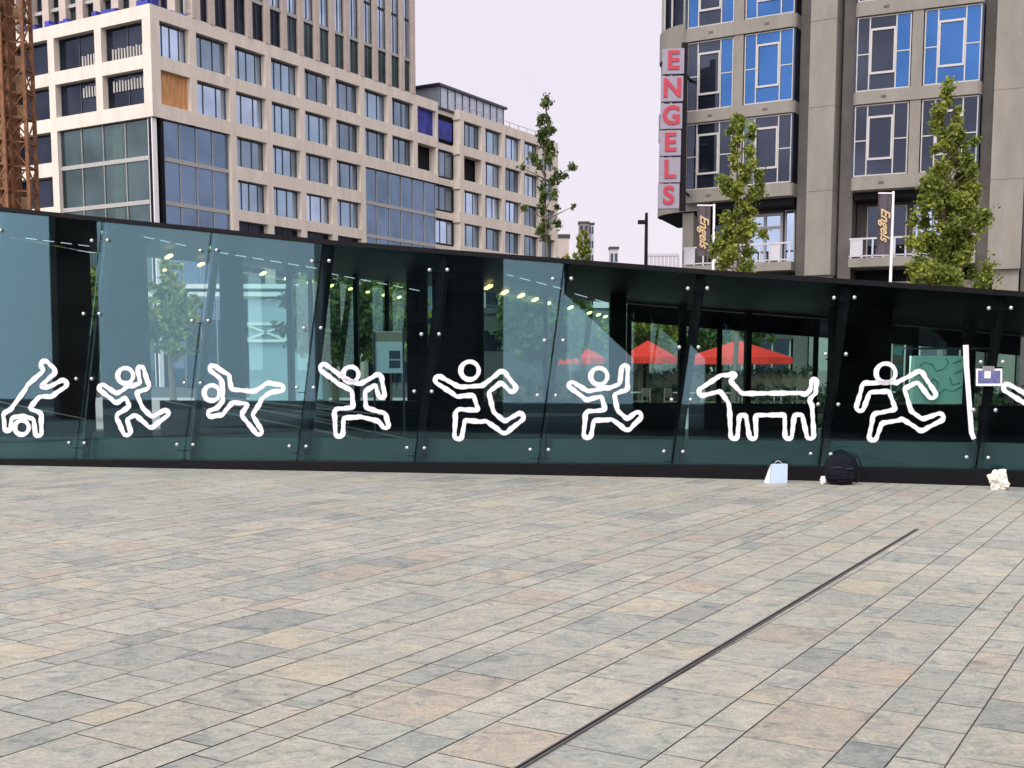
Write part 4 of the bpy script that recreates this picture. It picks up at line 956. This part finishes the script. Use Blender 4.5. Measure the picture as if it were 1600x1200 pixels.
for hi, (x0, x1, Y, h_, lb) in enumerate(((690, 960, 36, 1.3, 'clipped dark hedge beyond the pavilion left of the parasols'), (960, 1270, 46, 1.6, 'clipped dark hedge behind the red parasols'), (1280, 1600, 30, 1.2, 'clipped dark hedge beyond the right end of the pavilion'))):
    a = at_Y(x0, 572, Y); b = at_Y(x1, 572, Y); rt = thing('hedge', ((a.x+b.x)/2, Y, 0), lb, 'hedge'); cl = []; x = a.x
    while x < b.x:
        for z in (.25, .65, h_-.25): cl.append(((x, Y+rnd.uniform(-.25, .25), z+rnd.uniform(-.12, .12)), (.30, .4, .28), 46))
        x += .34
    leaves(cl, .09, LM3, 'foliage', rt, 60+hi); MB().box(a.x, b.x, Y+.05, Y+.3, 0, h_-.3).build('stems', 'bark', rt)
# hedge and low white building beyond
a = at_Y(225, 600, 31); b = at_Y(500, 600, 31)
h = MB().box(a.x, b.x, 31, 31.8, 0, .3).build('planter', 'farwhite'); tag(h, 'low pale planter wall beyond the left part of the pavilion', 'planter')
a = at_Y(385, 500, 48); b = at_Y(500, 500, 48); r = thing('glass_kiosk', ((a.x+b.x)/2, 48, 0), 'white banded low building with pale glass seen through the left panels', 'building')
MB().box(at_Y(228, 500, 48).x, b.x, 48, 50, tz(463, 48), tz(456, 48)).build('lower_band', 'farwhite', r); MB().box(at_Y(228, 500, 48).x, b.x, 47.9, 50, tz(451, 48), tz(444, 48)).build('upper_band', 'farwhite', r)
MB().box(a.x, b.x, 48.3, 50, 0, tz(468, 48)).build('wall', mat('kiosk_glass', (.20, .27, .30), .3, var=.15, scale=.5), r)
mb = MB(); z0 = tz(530, 48); z1 = tz(508, 48); mb.box(a.x, b.x, 48.1, 48.2, z1, z1+.12); mb.box(a.x, b.x, 48.1, 48.2, z0-.12, z0)
for i in range(2): xa = a.x+(b.x-a.x)*i/2; xb = a.x+(b.x-a.x)*(i+1)/2; mb.bar((xa, 48.15, z0), (xb, 48.15, z1), .08); mb.bar((xa, 48.15, z1), (xb, 48.15, z0), .08)
mb.build('cross_bracing', 'farwhite', r)
# red parasols
def parasol(x, Y, half, zt, ze, label):
    c = at_Y(x, 572, Y); r = thing('parasol', (c.x, Y, 0), label, 'parasol', 'red cafe parasols beyond the glass')
    MB().tube([(c.x, Y, 0), (c.x, Y, zt)], .04, 8).build('pole', 'framed', r)
    mb = MB(); n_ = 8; ring = [Vector((c.x+half*math.cos(2*math.pi*(i+.5)/n_)*1.08, Y+half*math.sin(2*math.pi*(i+.5)/n_)*1.08, ze)) for i in range(n_)]
    ap = Vector((c.x, Y, zt)); lo = [p-Vector((0, 0, .2)) for p in ring]; up_ = [p+Vector((0, 0, .03)) for p in ring]
    mb.add([ap+Vector((0, 0, .03))]+up_+lo+[ap], [(0, 1+i, 1+(i+1) % n_) for i in range(n_)]+[(1+i, 9+i, 9+(i+1) % n_, 1+(i+1) % n_) for i in range(n_)]+[(17, 9+(i+1) % n_, 9+i) for i in range(n_)])
    mb.build('canopy', 'red', r)
    MB().box(c.x-.3, c.x+.3, Y-.3, Y+.3, 0, .08).build('foot', 'framed', r)
parasol(902, 44, 1.02, tz(537, 44), tz(562, 44)+.03, 'small red parasol seen through the pale slanting reflection')
parasol(1012, 42, .98, tz(533, 42), tz(559, 42), 'middle red parasol behind the second dark column')
parasol(1152, 40, 1.72, tz(533, 40), tz(560, 40), 'widest red parasol, above the outline dog')
parasol(1058, 50, .55, tz(553, 50), tz(563, 50), 'small distant red parasol between the two larger ones')
# cafe tables
tb = None
for i, (x, Y, lb) in enumerate([(985, 39, 'cafe table under the left half of the middle red parasol'), (1070, 38.5, 'cafe table between the middle and the widest red parasol'), (1125, 38, 'cafe table under the left half of the widest red parasol'), (1190, 38.5, 'cafe table under the right half of the widest red parasol'), (1235, 39, 'rightmost cafe table beyond the outline dog tail'), (900, 40, 'cafe table under the small parasol in the pale reflection')]):
    c = at_Y(x, 572, Y); rt = thing('cafe_table', (c.x, Y, 0), lb, 'table', 'cafe tables beyond the glass')
    mb = MB(); mb.tube([(c.x, Y, .72), (c.x, Y, .75)], .4, 14); mb.build('table_top', 'fargrey', rt); MB().tube([(c.x, Y, 0), (c.x, Y, .72)], .03, 6).build('leg', 'framed', rt)

def cafe_chair(x, Y, rz, lb):
    c = at_Y(x, 572, Y); rt = thing('cafe_chair', (c.x, Y, 0), lb, 'chair', 'cafe chairs beyond the glass')
    D = Vector((math.cos(rz), math.sin(rz), 0)); W = Vector((-math.sin(rz), math.cos(rz), 0)); O = (c.x, Y, 0)
    MB().fr(O, D, W).box(-.22, .22, -.22, .22, .43, .47).build('seat', 'bark', rt)
    m_ = MB().fr(O, D, W); m_.box(-.22, .22, .19, .22, .60, .88); m_.build('backrest', 'bark', rt)
    for (a_, b_) in ((-.2, -.2), (.2, -.2), (-.2, .2), (.2, .2)): MB().fr(O, D, W).box(a_-.015, a_+.015, b_-.015, b_+.015, 0, .43 if b_ < 0 else .88).build('leg', 'steel', rt)
for i, (x, Y, rz, lb) in enumerate([(882, 39.6, .3, 'cafe chair left of the table in the pale reflection'), (918, 39.5, 2.4, 'cafe chair right of the table in the pale reflection'), (968, 38.7, 1.2, 'cafe chair left of the table under the middle parasol'), (1003, 38.6, -1.0, 'cafe chair right of the table under the middle parasol'),
      (1052, 38.2, .9, 'cafe chair left of the table between the two larger parasols'), (1090, 38.3, -1.4, 'cafe chair right of the table between the two larger parasols'), (1108, 37.6, 1.5, 'cafe chair at the left of the widest parasol'), (1143, 37.5, -2.0, 'cafe chair just right of the widest parasol pole base'),
      (1173, 38.1, 1.1, 'cafe chair left of the right table under the widest parasol'), (1208, 38.0, -1.2, 'cafe chair right of the right table under the widest parasol'), (1252, 38.6, -.6, 'rightmost cafe chair beyond the outline dog tail')]): cafe_chair(x, Y, rz, lb)

# ------------------------------------------------------------------ the other side of the square, behind the camera (seen in the glass)
def backb(foot, h, m, name, label):
    r = thing(name, (foot[0][0], foot[0][1], 0), label, 'building'); MB().prism([Vector((x, y, 0)) for x, y in foot], 0, h, (0, 0, 1)).build('wall', m, r); return r
r = backb([(-21.4, -12), (-12.6, -12), (-18.2, -24), (-29.4, -24)], 11, 'navy', 'tiled_block', 'dark navy tiled block across the square, mirrored in the middle panels')
mb = MB()
for z in np.arange(.6, 11, .62): mb.box(-21.4, -12.6, -12.0, -11.985, z, z+.035)
for x in np.arange(-21.2, -12.6, 1.5): mb.box(x, x+.04, -12.0, -11.98, 0, 11)
mb.build('joint_lines', 'black', r)
backb([(-36.8, -12), (-34.2, -12), (-41.8, -20), (-45.0, -20)], 13, 'dark', 'black_kiosk_tower', 'narrow black tower across the square, mirrored at the far left')
r = thing('station_canopy', (5, -12, 0), 'huge dark station building with a raking canopy edge, mirrored in the right panels', 'building')
poly = [Vector(p) for p in ((-6.9, -12, 0), (34, -12, 0), (34, -12, 10), (-9.9, -12, 10), (-9.9, -12, 5.5), (-6.9, -12, 2.8))]
MB().prism(poly, 0, 14, (0, -1, 0)).build('wall', 'dark', r)
road = MB().box(-80, 80, -60, -1.6, -.029, -.001);
